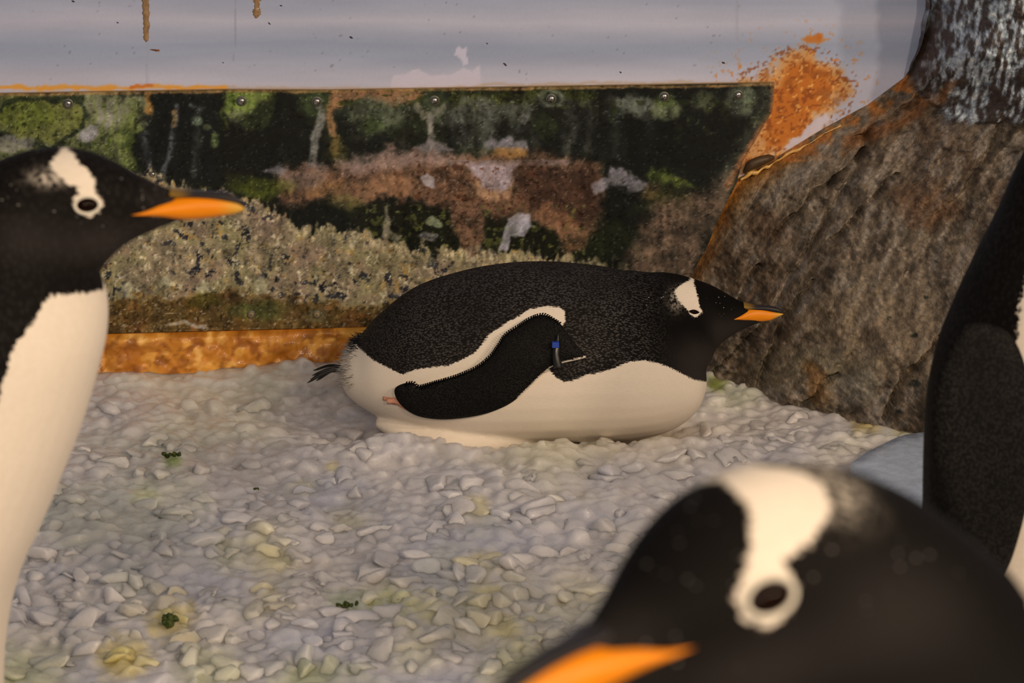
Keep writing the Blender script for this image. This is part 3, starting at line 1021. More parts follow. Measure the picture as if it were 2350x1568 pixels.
ICE_K = .52
STAINS = [  # photo pixel, radius px, colour, strength
    (1090, 1165, 34, (168, 148, 92), .8), (1105, 1290, 42, (170, 150, 92), .75), (1120, 1365, 46, (166, 148, 96), .7), (1160, 1440, 40, (166, 144, 84), .7),
    (335, 1140, 30, (166, 160, 112), .7), (400, 1058, 18, (120, 132, 70), .9), (390, 1420, 56, (158, 132, 66), .85), (285, 1510, 62, (170, 142, 72), .85),
    (790, 1388, 40, (118, 126, 84), .7), (890, 1385, 52, (158, 152, 92), .75), (980, 1392, 46, (168, 152, 98), .6), (600, 1260, 50, (152, 138, 92), .65), (640, 1290, 40, (156, 140, 92), .6),
    (520, 1275, 46, (150, 140, 98), .5), (800, 1190, 44, (150, 138, 98), .5), (690, 1120, 30, (150, 138, 92), .5), (620, 1375, 40, (158, 140, 92), .6), (760, 1070, 14, (164, 142, 92), .7),
    (1990, 955, 44, (184, 146, 62), .95), (2090, 990, 30, (150, 138, 92), .6), (1700, 900, 60, (140, 138, 108), .6), (1640, 880, 24, (96, 98, 34), .9), (1480, 960, 60, (162, 148, 112), .7), (1250, 1020, 130, (150, 138, 100), .5),
    (1200, 1540, 90, (150, 142, 86), .6), (480, 1540, 80, (140, 136, 92), .55), (60, 1540, 90, (140, 136, 88), .55), (700, 1560, 70, (132, 132, 84), .6), (950, 1500, 60, (150, 144, 102), .4), (1330, 1360, 60, (166, 150, 108), .5)]


def ice_color(px, rng=None, n=None):
    """milky grey with faint blue, stained yellow and green here and there"""
    c = np.tile(np.array([155., 143., 134.]), (len(px), 1))
    b = fbm(px / np.array([260, 110]), 3, 410)
    c = c + b[:, None] * np.array([-13, -8, 2])
    g = sstep(.0, .6, fbm(px / np.array([240, 130]), 3, 431))      # patches of grime
    c = c * (1 - .35 * g[:, None]) + .35 * g[:, None] * np.array([150, 146, 118])
    for sx, sy, sr, sc, op in STAINS:
        q = (px - np.array([sx, sy])) / np.array([1.0, .7])
        d = np.linalg.norm(q, axis=1) * (1 + .35 * fbm(px / 30, 2, 414))
        a = (1 - sstep(sr * .1, sr * 1.7, d)) * op * .95
        c = c * (1 - a[:, None]) + a[:, None] * np.array(sc, float)
    return c


xs = np.linspace(-1.3, 1.3, 320)
ys = np.concatenate([np.linspace(.2, 2.3, 20), np.linspace(2.32, 3.95, 330)])
XX, YY = np.meshgrid(xs, ys)
HH = ice_h(XX, YY)
Vi = np.stack([XX, YY, HH], -1).reshape(-1, 3)
Vi[:, 2] += .004 * fbm(Vi[:, :2] * 60, 3, 420)
Vi[:, 2] -= .045 * ((np.abs(Vi[:, 0]) < 1.02) & (Vi[:, 1] > 2.40))
me = make_mesh('floor', Vi, grid_faces(len(ys), len(xs)))
set_color(me, alb(ice_color(pix(Vi)), .62))
M_ice = mat_ice('crushed_ice', False)
M_ice_o = mat_ice('ice_chunk', True)


def mat_icebed():
    t = NT('packed_ice')
    geo = t.n('ShaderNodeNewGeometry')
    pos = geo.outputs['Position']
    n1 = t.noise(pos, 60, 4, 0.6)
    c = t.mix(1.0, t.attr('Col', 'Color'), t.maprange(n1, .25, .75, .8, 1.15, False), 'MULTIPLY')
    t.principled(c, .35, .5, t.bump(n1, .5, .004))
    return t.m


tag(obj('floor', me, mat_icebed()), 'packed bed of wet crushed ice', 'floor', kind='structure')

# ================================================================== PENGUINS
def catmull(A, n):
    A = np.asarray(A, float)
    P = np.vstack([2 * A[0] - A[1], A, 2 * A[-1] - A[-2]])
    out = []
    for k in range(len(A) - 1):
        p0, p1, p2, p3 = P[k:k + 4]
        for t in np.linspace(0, 1, n, endpoint=False):
            out.append(.5 * ((2 * p1) + (-p0 + p2) * t + (2 * p0 - 5 * p1 + 4 * p2 - p3) * t * t + (-p0 + 3 * p1 - 3 * p2 + p3) * t ** 3))
    out.append(A[-1])
    return np.array(out)


def loft(stations, lateral, n=5, seg=36, shift=None, expo=1.0):
    """closed skin through rings; station = (top point, bottom point, half width)"""
    A = np.array([np.concatenate([t, b, [h]]) for t, b, h in stations])
    A = catmull(A, n)
    L = np.asarray(lateral, float)
    V, Fc = [], []
    for row in A:
        T, B, h = row[:3], row[3:6], max(row[6], .001)
        c, a = (T + B) / 2, (T - B) / 2
        for s in range(seg):
            an = 2 * math.pi * s / seg
            ca, sa = math.cos(an), math.sin(an)
            if expo != 1.0:
                ca = math.copysign(abs(ca) ** expo, ca); sa = math.copysign(abs(sa) ** expo, sa)
            V.append(c + a * ca + L * h * sa)
    m = len(A)
    for k in range(m - 1):
        for s in range(seg):
            s2 = (s + 1) % seg
            Fc.append([k * seg + s, k * seg + s2, (k + 1) * seg + s2, (k + 1) * seg + s])
    Fc.append(list(range(seg))[::-1])
    Fc.append([(m - 1) * seg + s for s in range(seg)])
    V = np.array(V)
    if shift is not None:
        V = V + np.asarray(shift)
    return V, Fc


def fuse(parts, voxel, smooth=6):
    """one continuous skin out of overlapping closed shapes"""
    V, Fc = merge(parts)
    me = make_mesh('fuse', V, Fc)
    bm = bmesh.new(); bm.from_mesh(me)
    bmesh.ops.recalc_face_normals(bm, faces=bm.faces)
    bm.to_mesh(me); bm.free()
    o = bpy.data.objects.new('fuse', me)
    COL.objects.link(o)
    m = o.modifiers.new('r', 'REMESH'); m.mode = 'VOXEL'; m.voxel_size = voxel; m.use_smooth_shade = True
    s = o.modifiers.new('s', 'SMOOTH'); s.factor = .5; s.iterations = smooth
    dg = bpy.context.evaluated_depsgraph_get()
    ev = o.evaluated_get(dg)
    out = bpy.data.meshes.new_from_object(ev, depsgraph=dg)
    bpy.data.objects.remove(o)
    bpy.data.meshes.remove(me)
    out.polygons.foreach_set('use_smooth', np.full(len(out.polygons), True, bool))
    return out


def co(me):
    a = np.empty(len(me.vertices) * 3, np.float32)
    me.vertices.foreach_get('co', a)
    return a.reshape(-1, 3).astype(float)


def bvh_of(me):
    return BVHTree.FromPolygons([v.co.copy() for v in me.vertices], [tuple(p.vertices) for p in me.polygons])


def localise(me, root):
    """keep mesh coordinates relative to the root empty so object-space textures follow the bird"""
    loc = np.array(root.location)
    V = co(me) - loc
    me.vertices.foreach_set('co', V.astype(np.float32).ravel())
    me.update()


def part(name, me, mat, root, parent=None):
    localise(me, root)
    o = bpy.data.objects.new(name, me)
    COL.objects.link(o)
    me.materials.clear(); me.materials.append(mat)
    o.parent = parent or root
    return o


M_bill = None


def mat_vcol(name, rough, spec, coat=0.0, var=.06, scale=200, stretch=(1, 1, 1), bump=.2):
    t = NT(name)
    v = t.coords(stretch)
    nz = t.noise(v, scale, 3)
    c = t.mix(1.0, t.attr('Col', 'Color'), t.maprange(nz, .25, .75, 1 - var, 1 + var, False), 'MULTIPLY')
    t.principled(c, rough, spec, t.bump(nz, bump, .0006), coat, .15)
    return t.m


M_bill = mat_vcol('bill_horn', .42, .25, .0, stretch=(.3, 1, 1))
M_eye = mat_plain('eye_dark', (.008, .003, .002), .03, .06, coat=0, var=.02, bump=0)
M_ring = mat_plain('eye_ring', (.74, .70, .60), .6, .3)
M_flip = mat_plumage('flipper_feathers', (420, 700, 700), dark=(.0035, .0034, .0036), grey=(.017, .0165, .0165), edge=.0012)
M_tail = mat_plain('tail_feathers', (.010, .0095, .010), .5, .35)
M_tailw = mat_plain('tail_white_shaft', (.42, .40, .36), .6)
M_foot = mat_plain('foot_skin', (.62, .30, .20), .5, .4, var=.2)
M_claw = mat_plain('claw', (.03, .025, .022), .35)
M_fluff = mat_plain('white_down', (.78, .71, .62), .8, .2)

ORANGE = np.array([.78, .245, .003]); YEL = np.array([.62, .36, .05]); BLK = np.array([.018, .016, .018])


def make_bill(root, lower, upper, to_world, L, names=('lower_bill', 'culmen'), base=YEL * .30):
    """two closed lofts: orange lower sides and dark culmen ridge. lists of (top px, bottom px, half width)"""
    out = []
    for nm, st, isup in ((names[0], lower, False), (names[1], upper, True)):
        S = [(to_world(*t), to_world(*b), h) for t, b, h in st]
        V, Fc = loft(S, L, 5, 20)
        me = make_mesh(nm, V, Fc)
        u = (V - S[0][0]) @ (S[-1][0] - S[0][0]) / np.sum((S[-1][0] - S[0][0]) ** 2)
        if isup:
            c = np.where((u < .28)[:, None], YEL * .9, BLK)
            a = sstep(.10, .34, u)[:, None]
            c = base * (1 - a) + BLK * a
        else:
            a = sstep(.72, 1.0, u)[:, None]
            c = ORANGE * (1 - a) + YEL * a
        set_color(me, c)
        out.append(part(nm, me, M_bill, root))
    return out


# ---------------------------------------------------------------- the resting penguin
YP = 3.58
LAT = np.array([0, 1.0, 0])
tw = lambda x, y: on_plane(x, y, YP)


def st(*rows):
    return [(tw(*t), tw(*b), h) for t, b, h in rows]


torso = st(((776, 852), (786, 884), .014), ((800, 800), (800, 905), .044), ((830, 768), (830, 928), .064), ((870, 724), (880, 955), .086), ((950, 664), (960, 986), .108),
           ((1050, 629), (1050, 1010), .122), ((1150, 610), (1150, 1014), .130), ((1250, 605), (1250, 1012), .132), ((1350, 612), (1350, 1007), .130), ((1430, 626), (1440, 1001), .126),
           ((1500, 650), (1510, 990), .114), ((1555, 700), (1562, 968), .094), ((1598, 770), (1600, 935), .064), ((1618, 830), (1620, 890), .030))
headn = st(((1380, 640), (1420, 880), .095), ((1440, 625), (1490, 880), .096), ((1485, 629), (1560, 870), .084), ((1522, 627), (1608, 852), .066), ((1560, 632), (1630, 830), .053),
           ((1598, 643), (1641, 802), .045), ((1636, 657), (1655, 787), .038), ((1668, 674), (1676, 772), .0245), ((1694, 688), (1698, 760), .0165),
           ((1714, 698), (1724, 749), .011), ((1727, 716), (1742, 743), .008), ((1738, 728), (1756, 740), .004))
thigh = [(tw(*t) + np.array([0, dy, -.006]), tw(*b) + np.array([0, dy, -.006]), h) for t, b, h, dy in
         [((862, 936), (864, 950), .008, -.042), ((884, 928), (888, 964), .018, -.046), ((918, 922), (920, 980), .026, -.050), ((966, 924), (966, 996), .034, -.054), ((1030, 926), (1030, 1006), .044, -.056), ((1110, 920), (1110, 1008), .046, -.048), ((1200, 920), (1200, 1000), .044, -.036), ((1290, 930), (1290, 985), .03, -.02)]]
me_body = fuse([loft(torso, LAT), loft(headn, LAT), loft(thigh, LAT, seg=20)], .0026, 24)
Vb = co(me_body)
bvh = bvh_of(me_body)
near_side = Vb.copy()
far = near_side[:, 1] > YP
near_side[far, 1] = 2 * YP - near_side[far, 1]
PB = pix(near_side)
SC = 1 / 1614.0
white_poly = [(700, 800), (790, 792), (814, 790), (858, 828), (903, 850), (922, 860), (950, 850), (980, 844), (1027, 840), (1056, 828), (1088, 812), (1104, 793), (1123, 767), (1152, 748), (1184, 729), (1215, 710), (1235, 706), (1252, 703), (1284, 705), (1297, 716), (1296, 740), (1270, 780), (1255, 830), (1261, 847), (1274, 866), (1296, 877), (1316, 874), (1347, 860), (1379, 855), (1411, 844), (1443, 831), (1475, 827), (1500, 831), (1532, 841), (1571, 861), (1593, 872), (1617, 876), (1720, 884), (1720, 1200), (680, 1200)]
patch_poly = [(1594, 630), (1592, 648), (1595, 658), (1599, 674), (1604, 696), (1606, 706), (1612, 713), (1611, 718), (1604, 724), (1595, 729), (1586, 723), (1580, 714), (1572, 704), (1564, 698), (1556, 688), (1550, 677), (1548, 669), (1556, 658), (1570, 649), (1584, 642), (1586, 630)]
wsd = np.maximum(poly_sd(PB, white_poly), poly_sd(PB, patch_poly)) * SC
# frayed rear edge of the head patch
fr = np.exp(-(np.linalg.norm((PB - np.array([1552, 688])) / np.array([16, 22]), axis=1)) ** 2)
wsd = wsd + fr * .003 * fbm(PB / np.array([5, 2.5]), 2, 500)
set_float(me_body, wsd, 'white')
gr = sstep(740, 830, PB[:, 1]) * sstep(1500, 1600, PB[:, 0]) * .9 + .25 * sstep(1500, 1350, PB[:, 0])
gr = np.maximum(gr, .8 * sstep(700, 760, PB[:, 1] - (PB[:, 0] - 1600) * .05) * sstep(1600, 1660, PB[:, 0]))
set_float(me_body, np.clip(gr, 0, 1), 'grey')
ft = sstep(1560, 1440, PB[:, 0])
set_float(me_body, ft, 'feather')
fl = np.maximum(np.exp(-((PB[:, 0] - 1510) / 30) ** 2 - ((PB[:, 1] - 685) / 22) ** 2), np.exp(-((PB[:, 0] - 1650) / 34) ** 2 - ((PB[:, 1] - 688) / 22) ** 2))
set_float(me_body, np.clip(fl * 1.5, 0, 1), 'fleck')
set_float(me_body, fr * .6, 'fuzz')
set_float(me_body, np.zeros(len(Vb)), 'stain')
peng = empty('penguin', (0.0, YP, -.035))
tag(peng, 'black and white penguin lying on its belly on the ice by the wall', 'penguin')
M_plum = mat_plumage('plumage_resting', (235, 480, 480), dots=1.0)
part('body', me_body, M_plum, peng)


def cast(x, y, default_y=None):
    d = ray(x, y)
    d = d / np.linalg.norm(d)
    h = bvh.ray_cast(Vector(CAM), Vector(d))
    return (np.array(h[0]), np.array(h[1])) if h[0] is not None else (None, None)


# bill
make_bill(peng, [((1675, 724), (1677, 727), .0215), ((1699, 714), (1700, 733), .0180), ((1715, 706), (1720, 737), .0130), ((1740, 706), (1743, 738), .0085), ((1765, 712), (1766, 735.5), .0060), ((1785, 717), (1786, 727), .0035), ((1797, 719.5), (1798, 721.5), .0012)],
          [((1706, 693), (1706, 712), .0095), ((1714, 696), (1716, 712), .0088), ((1730, 699), (1732, 712), .0075), ((1752, 700), (1754, 713), .0062), ((1774, 703), (1776, 717), .0048), ((1789, 708.5), (1790, 719), .0032), ((1799, 717), (1799, 721), .0012)], tw, LAT)
# eyes
for sgn in (-1, 1):
    hit, nrm = cast(1593, 716)
    c = hit.copy(); n_ = nrm.copy()
    if sgn > 0:
        c[1] = 2 * YP - c[1]; n_[1] = -n_[1]
    ex = np.cross([0, 0, 1.0], n_); ex /= np.linalg.norm(ex)
    if ex[0] < 0: ex = -ex
    ez = np.cross(n_, ex); ez = ez if ez[2] > 0 else -ez
    t1 = ex * math.cos(-.2) + ez * math.sin(-.2); t2 = -ex * math.sin(-.2) + ez * math.cos(-.2)
    V, Fc = sphere(c - n_ * .0008, [t1 * .0088, n_ * .0034, t2 * .0034], 18, 12)
    # pinch to an almond
    u = ((V - c) @ t1) / .0088
    V -= np.outer(((V - c) @ t2) * np.clip(np.abs(u) ** 2, 0, 1) * .55, t2)
    part('eye', make_mesh('eye', V, Fc), M_eye, peng)

# flipper lying along the flank
def make_flipper(outline, depth_fn, step, bulge, name, root, mat, spikes=None, mirror=None, white_edge=None, gslope=None, sc=SC):
    outline = np.asarray(outline, float)
    # dense outline
    O = catmull(np.vstack([outline, outline[:1]]), 6)[:-1]
    bm = bmesh.new()
    lo, hi = O.min(0), O.max(0)
    xs_ = np.arange(lo[0], hi[0], step); ys_ = np.arange(lo[1], hi[1], step)
    G = np.stack(np.meshgrid(xs_, ys_), -1).reshape(-1, 2)
    G = G + (np.indices((len(ys_), len(xs_)))[0].ravel() % 2)[:, None] * np.array([step * .5, 0])
    G = G[poly_sd(G, O) > step * .6]
    import mathutils
    pts = [Vector(v) for v in O] + [Vector(v) for v in G]
    nb = len(O)
    res = mathutils.geometry.delaunay_2d_cdt(pts, [], [list(range(nb))], 1, 1e-4)
    P2 = np.array([(v.x, v.y) for v in res[0]])
    T = [list(f) for f in res[2]]
    sd = np.maximum(poly_sd(P2, O), 0)
    h = bulge * np.sqrt(np.clip(sd / (16 * step / 4.), 0, 1)) 
    Wp = []
    for (x, y), hh in zip(P2, h):
        yb = depth_fn(x, y)
        Wp.append((on_plane(x, y, yb - hh), on_plane(x, y, yb + hh * .6 + .001)))
    Fv = np.array([w[0] for w in Wp]); Bv = np.array([w[1] for w in Wp])
    n = len(Fv)
    F_ = []
    edge = {}
    for f in T:
        F_.append(f)
        F_.append([i + n for i in f][::-1])
        for a, b in zip(f, f[1:] + f[:1]):
            edge[(a, b)] = 1
    for (a, b) in list(edge):
        if (b, a) not in edge:
            F_.append([b, a, a + n, b + n])
    V = np.vstack([Fv, Bv])
    P2a = np.vstack([P2, P2])
    extra = []
    if spikes is not None:
        rng = np.random.default_rng(7)
        line = catmull(np.asarray(spikes, float), 30)
        L_ = np.concatenate([[0], np.cumsum(np.linalg.norm(np.diff(line, axis=0), axis=1))])
        s = 0
        while s < L_[-1]:
            pos = np.array([np.interp(s, L_, line[:, 0]), np.interp(s, L_, line[:, 1])])
            p2 = np.array([np.interp(s + 3, L_, line[:, 0]), np.interp(s + 3, L_, line[:, 1])])
            tdir = (p2 - pos); tdir /= max(np.linalg.norm(tdir), 1e-6)
            nrm_ = np.array([tdir[1], -tdir[0]])
            d_ = nrm_ * .8 + tdir * .55
            ln = rng.uniform(9, 15)
            a, b, c_ = pos - tdir * 2.3 - nrm_ * 3, pos + tdir * 2.3 - nrm_ * 3, pos + d_ * ln
            yb = depth_fn(*pos) - .0035
            k0 = len(V) + sum(len(e[0]) for e in extra)
            tri = np.array([on_plane(*a, yb), on_plane(*b, yb), on_plane(*c_, yb + .001), on_plane(*((a + b) / 2), yb - .002)])
            extra.append((tri, [[0, 3, 2], [3, 1, 2], [0, 2, 1]]))
            s += rng.uniform(4.6, 6.4)
    n0 = len(V)
    VV = [V]
    for e in extra:
        k0 = sum(len(v) for v in VV)
        VV.append(e[0]); F_ += [[i + k0 for i in f] for f in e[1]]
    V = np.vstack(VV)
    P2f = np.vstack([P2a, np.zeros((len(V) - n0, 2))])
    w = np.full(len(V), -.02)
    if white_edge is not None:
        w[:n0] = (3.2 - line_dist(P2a, white_edge)) * sc
        w[n:n0] = .01
    if mirror is not None:
        V = V.copy(); V[:, 1] = 2 * mirror - V[:, 1]
        F_ = [f[::-1] for f in F_]
    me = make_mesh(name, V, F_)
    set_float(me, w, 'white')
    g = np.zeros(len(V))
    if gslope is not None:
        g[:n0] = np.clip(gslope(P2a), 0, 1)
    set_float(me, g, 'grey'); set_float(me, np.clip(g * .9 + .12, 0, 1), 'feather')
    set_float(me, g * 0, 'fleck'); set_float(me, g * 0, 'stain'); set_float(me, g * 0, 'fuzz')
    return part(name, me, mat, root)


fo = [(1242, 722), (1262, 727), (1285, 742), (1300, 762), (1322, 790), (1343, 815), (1338, 823), (1290, 834), (1262, 845), (1235, 868), (1210, 893), (1180, 920), (1150, 937), (1110, 951), (1060, 960), (1010, 963), (965, 957), (935, 943), (914, 922), (905, 901), (910, 888), (928, 880), (948, 879), (962, 887), (1000, 876), (1050, 862), (1095, 842), (1125, 817), (1143, 793), (1160, 768), (1190, 748), (1218, 730)]
smp = []
for x in range(930, 1340, 14):
    for y in range(735, 955, 12):
        if poly_sd(np.array([[x, y]], float), fo)[0] > -4:
            h_, _n = cast(x, y)
            if h_ is not None:
                smp.append((x, y, h_[1]))
smp = np.array(smp)
cx_, cy_ = 1120., 850.
Am = np.stack([np.ones(len(smp)), (smp[:, 0] - cx_) / 200, (smp[:, 1] - cy_) / 100, ((smp[:, 0] - cx_) / 200) ** 2, ((smp[:, 1] - cy_) / 100) ** 2, (smp[:, 0] - cx_) * (smp[:, 1] - cy_) / 2e4], 1)
cf = np.linalg.lstsq(Am, smp[:, 2], rcond=None)[0]


def flip_depth(x, y):
    a, b = (x - cx_) / 200, (y - cy_) / 100
    q_ = cf @ np.array([1, a, b, a * a, b * b, a * b])
    h_, _n = cast(x, y)
    if h_ is not None:
        q_ = min(q_, h_[1]) * .7 + .3 * min(q_, h_[1])
    return q_ - .0075


trail = [(932, 879), (950, 878), (962, 886), (1000, 876), (1050, 861), (1095, 841), (1125, 816), (1143, 792), (1160, 767), (1190, 747), (1218, 729), (1245, 721), (1262, 727), (1286, 742)][::-1]
gs = lambda P: .2 + 0 * P[:, 0]
fl_near = make_flipper(fo, flip_depth, 5, .0055, 'flipper', peng, M_flip, spikes=trail[::-1][::-1], white_edge=[(1343, 820), (1290, 834), (1262, 846), (1236, 869), (1212, 893), (1190, 914)], gslope=gs)
make_flipper(fo, flip_depth, 7, .0055, 'flipper', peng, M_flip, mirror=YP, white_edge=[(1343, 820), (1290, 834), (1262, 846), (1236, 869)], gslope=gs)
fl_near['label'] = 'black flipper folded back along the flank'

# identification band with a blue bead
M_band = mat_plain('band_black', (.006, .006, .007), .35, .5, coat=.2)
M_blue = mat_plain('bead_blue', (.015, .06, .42), .3, .5, coat=.3)
bandp = [(1281, 768), (1279, 785), (1277, 800), (1276, 815), (1278, 830), (1281, 843)]
W = np.array([on_plane(x, y, flip_depth(x, y) - .0085) for x, y in bandp])
W = catmull(W, 5)
V, Fc = tube(W, .0058 * np.interp(np.linspace(0, 1, len(W)), [0, .2, .35, 1], [.35, .5, 1, 1.15]), 10)
band = part('flipper_band', make_mesh('flipper_band', V, Fc), M_band, peng, fl_near)
parts = []
for (x, y) in ((1275, 791),):
    c = on_plane(x, y, flip_depth(x, y) - .0145)
    pts_ = np.array([c + np.array([sx * .0046, sy * .003, sz * .0038]) for sx in (-1, 1) for sy in (-1, 1) for sz in (-1, 1)])
    parts.append((pts_, [[0, 1, 3, 2], [4, 6, 7, 5], [0, 4, 5, 1], [2, 3, 7, 6], [1, 5, 7, 3], [0, 2, 6, 4]]))
V, Fc = merge(parts)
part('bead', make_mesh('bead', V, Fc, False), M_blue, peng, fl_near)

# tail: stiff dark feathers
rng = np.random.default_rng(5)
for k, (tipx, tipy, dy) in enumerate([(708, 866, -.03), (718, 856, -.015), (712, 872, 0), (724, 880, .012), (716, 862, .024), (732, 874, .03), (728, 850, -.02), (722, 868, .008), (736, 862, .018)]):
    A = tw(800, 842 + 2 * k) + np.array([0, dy * .5, 0])
    B = tw(tipx, tipy) + np.array([0, dy, 0])
    mid = (A + B) / 2 + np.array([0, 0, .006])
    P_ = catmull([A, mid, B], 8)
    V, Fc = tube(P_, np.interp(np.linspace(0, 1, len(P_)), [0, .5, .9, 1], [.004, .0048, .0036, .0006]), 6, flat=np.array([0, .6, 1.0]))
    tf = part('tail_feather', make_mesh('tail_feather', V, Fc), M_tail, peng)
    if k in (2, 4, 7):
        V, Fc = tube(P_ + np.array([0, -.0006, .0018]), .0007, 5)
        part('feather_shaft', make_mesh('feather_shaft', V, Fc), M_tailw, peng, tf)

# loose white plumes of the rump and dark fringe at the back
def plumes(pxs, n, ln, back, spread, seed, lift=.0):
    rng = np.random.default_rng(seed)
    out = []
    tries = 0
    while len(out) < n and tries < n * 8:
        tries += 1
        i = rng.integers(len(pxs))
        x = pxs[i][0] + rng.normal() * pxs[i][2]; y = pxs[i][1] + rng.normal() * pxs[i][2]
        h_, nn = cast(x, y)
        if h_ is None: continue
        d = np.array(back) + rng.normal(size=3) * spread + nn * (.12 + lift)
        d /= np.linalg.norm(d)
        l_ = ln * rng.uniform(.5, 1.2)
        s_ = np.cross(d, nn); s_ /= max(np.linalg.norm(s_), 1e-6)
        r_ = .0010
        b0 = h_ - nn * .001
        for mir in (0, 1):
            P_ = np.array([b0 + s_ * r_, b0 - s_ * r_, b0 + nn * r_ * 1.5, b0 + d * l_])
            if mir: P_[:, 1] = 2 * YP - P_[:, 1]
            out.append((P_, [[0, 2, 3], [2, 1, 3], [1, 0, 3]]))
    return merge(out)


V, Fc = plumes([(796, 812, 7), (790, 845, 9), (797, 872, 9), (812, 800, 8)], 260, .015, (-1, 0, -.2), .22, 11)
tag(part('rump_plumes', make_mesh('rump_plumes', V, Fc), M_fluff, peng), kind='stuff')
V, Fc = plumes([(822, 785, 7), (812, 796, 6)], 90, .013, (-1, 0, .05), .25, 12)
tag(part('back_fringe', make_mesh('back_fringe', V, Fc), M_tail, peng), kind='stuff')

# feet tucked behind, only the pink web shows beside the flipper tip
def foot_mesh(heel, toes, r0, r1):
    parts_ = []
    for tp in toes:
        P_ = catmull([heel, (np.asarray(heel) + tp) / 2 + np.array([0, 0, .004]), tp], 5)
        parts_.append(tube(P_, np.linspace(r0, r1, len(P_)), 8))
    web = [heel] + [np.asarray(t) * .85 + np.asarray(heel) * .15 for t in toes]
    web = np.array(web)
    wv = np.vstack([web + np.array([0, 0, .0025]), web - np.array([0, 0, .0025])])
    m = len(web)
    wf = [[0, i, i + 1] for i in range(1, m - 1)] + [[m, m + i + 1, m + i] for i in range(1, m - 1)]
    parts_.append((wv, wf))
    return merge(parts_)


for sgn in (-1, 1):
    hl = on_plane(935, 932, YP - .094)
    ts = [on_plane(880, 914, YP - .084), on_plane(872, 916, YP - .070), on_plane(888, 921, YP - .092)]
    V, Fc = foot_mesh(hl, ts, .0065, .0035)
    if sgn > 0:
        V[:, 1] = 2 * YP - V[:, 1]
    part('foot', make_mesh('foot', V, Fc), M_foot, peng)

# ---------------------------------------------------------------- the standing penguin at the left
YL = 2.0
tl = lambda x, y: on_plane(x, y, YL)
SL = 1 / 2975.
HEAD = [((424, 470), (428, 506), .006), ((405, 438), (418, 508), .010), ((370, 425), (384, 518), .014), ((320, 402), (340, 536), .0205), ((270, 375), (292, 560), .0285), ((220, 352), (254, 592), .0345),
        ((170, 340), (228, 626), .039), ((110, 338), (190, 655), .043), ((50, 346), (140, 690), .048)]
NECK = [((170, 340), (228, 600), .038), ((60, 348), (226, 640), .046), ((-30, 380), (236, 664), .056), ((-110, 435), (245, 692), .074), ((-190, 525), (246, 735), .094), ((-260, 645), (240, 790), .110), ((-320, 800), (217, 880), .120), ((-360, 1000), (178, 1002), .126),
        ((-375, 1200), (112, 1165), .127), ((-370, 1400), (38, 1335), .126), ((-350, 1600), (4, 1500), .120), ((-320, 1800), (-4, 1680), .110), ((-300, 1990), (-30, 1880), .092), ((-280, 2130), (-90, 2040), .060)]
L_WHITE = [(270, 660), (237, 666), (207, 671), (159, 676), (118, 679), (102, 692), (92, 714), (64, 756), (32, 797), (12, 860), (-4, 925), (-40, 1050), (-90, 1250), (-130, 1500), (-170, 1800), (-180, 2300), (500, 2300), (500, 660)]
L_PATCH = [(150, 325), (152, 340), (166, 351), (182, 373), (204, 396), (217, 412), (219, 427), (219, 440), (236, 463), (231, 484), (206, 498), (186, 491), (170, 470), (170, 455), (188, 438), (159, 424), (134, 405), (113, 381), (121, 366), (138, 346), (140, 325)]


F_PATCH = [(142, 322), (154, 338), (160, 352), (166, 372), (180, 395), (200, 414), (212, 428), (220, 440), (242, 461), (237, 489), (208, 505), (180, 496), (162, 471), (164, 455), (166, 442), (130, 434), (92, 424), (60, 408), (44, 384), (52, 362), (80, 345), (104, 322)]


def head_marks(P, scale, poly=L_PATCH):
    """signed distance (m) to the head patch, in the profile pixels of the left bird"""
    return poly_sd(P, poly) * scale


def head_fuzz(P, c=(112, 408), r=(40, 18)):
    return np.exp(-(np.linalg.norm((P - np.array(c)) / np.array(r), axis=1)) ** 2)


def std_attrs(me, w, g, feather, fleck=None, fuzz=None):
    n = len(me.vertices)
    set_float(me, np.zeros(n) if fuzz is None else fuzz, 'fuzz')
    set_float(me, w, 'white'); set_float(me, np.clip(g, 0, 1), 'grey'); set_float(me, np.zeros(n) + feather, 'feather')
    set_float(me, np.zeros(n) if fleck is None else fleck, 'fleck'); set_float(me, np.zeros(n), 'stain')


def head_grey(P):
    return .75 * np.exp(-((P[:, 0] - 260) / 130) ** 2 - ((P[:, 1] - 560) / 48) ** 2) + .4 * np.exp(-((P[:, 0] - 40) / 80) ** 2 - ((P[:, 1] - 545) / 60) ** 2) + .3 * sstep(300, 390, P[:, 0]) + .08


me_l = fuse([loft([(tl(*t), tl(*b), h) for t, b, h in HEAD], LAT), loft([(tl(*t), tl(*b), h) for t, b, h in NECK], LAT)], .0032, 20)
Vl = co(me_l)
ns = Vl.copy(); f_ = ns[:, 1] > YL; ns[f_, 1] = 2 * YL - ns[f_, 1]
PL = pix(ns)
std_attrs(me_l, np.maximum(poly_sd(PL, L_WHITE) * SL, head_marks(PL, SL)), head_grey(PL), .12, .35 * sstep(560, 500, PL[:, 1]), head_fuzz(PL))
bvh = bvh_of(me_l)
bl = on_ground(0, 0)
pl = empty('penguin', (tl(-160, 1000)[0], YL, 0.0))
tag(pl, 'standing penguin in profile with open bill-side orange stripe and white belly, wall behind its bill', 'penguin')
pl['label'] = 'standing penguin with orange bill held level and cream white breast'
M_plum_l = mat_plumage('plumage_standing', (230, 230, 150), edge=.0017, dots=1.0)
part('body', me_l, M_plum_l, pl)
BILL_LO = [((304, 478), (304, 481), .0238), ((335, 469), (340, 489), .0212), ((372, 455), (375, 497), .0172), ((410, 449), (415, 503), .0128), ((450, 448), (452, 503), .0095), ((500, 452), (502, 497), .007), ((540, 462), (541, 490), .0045), ((560, 474), (560, 482), .0015)]
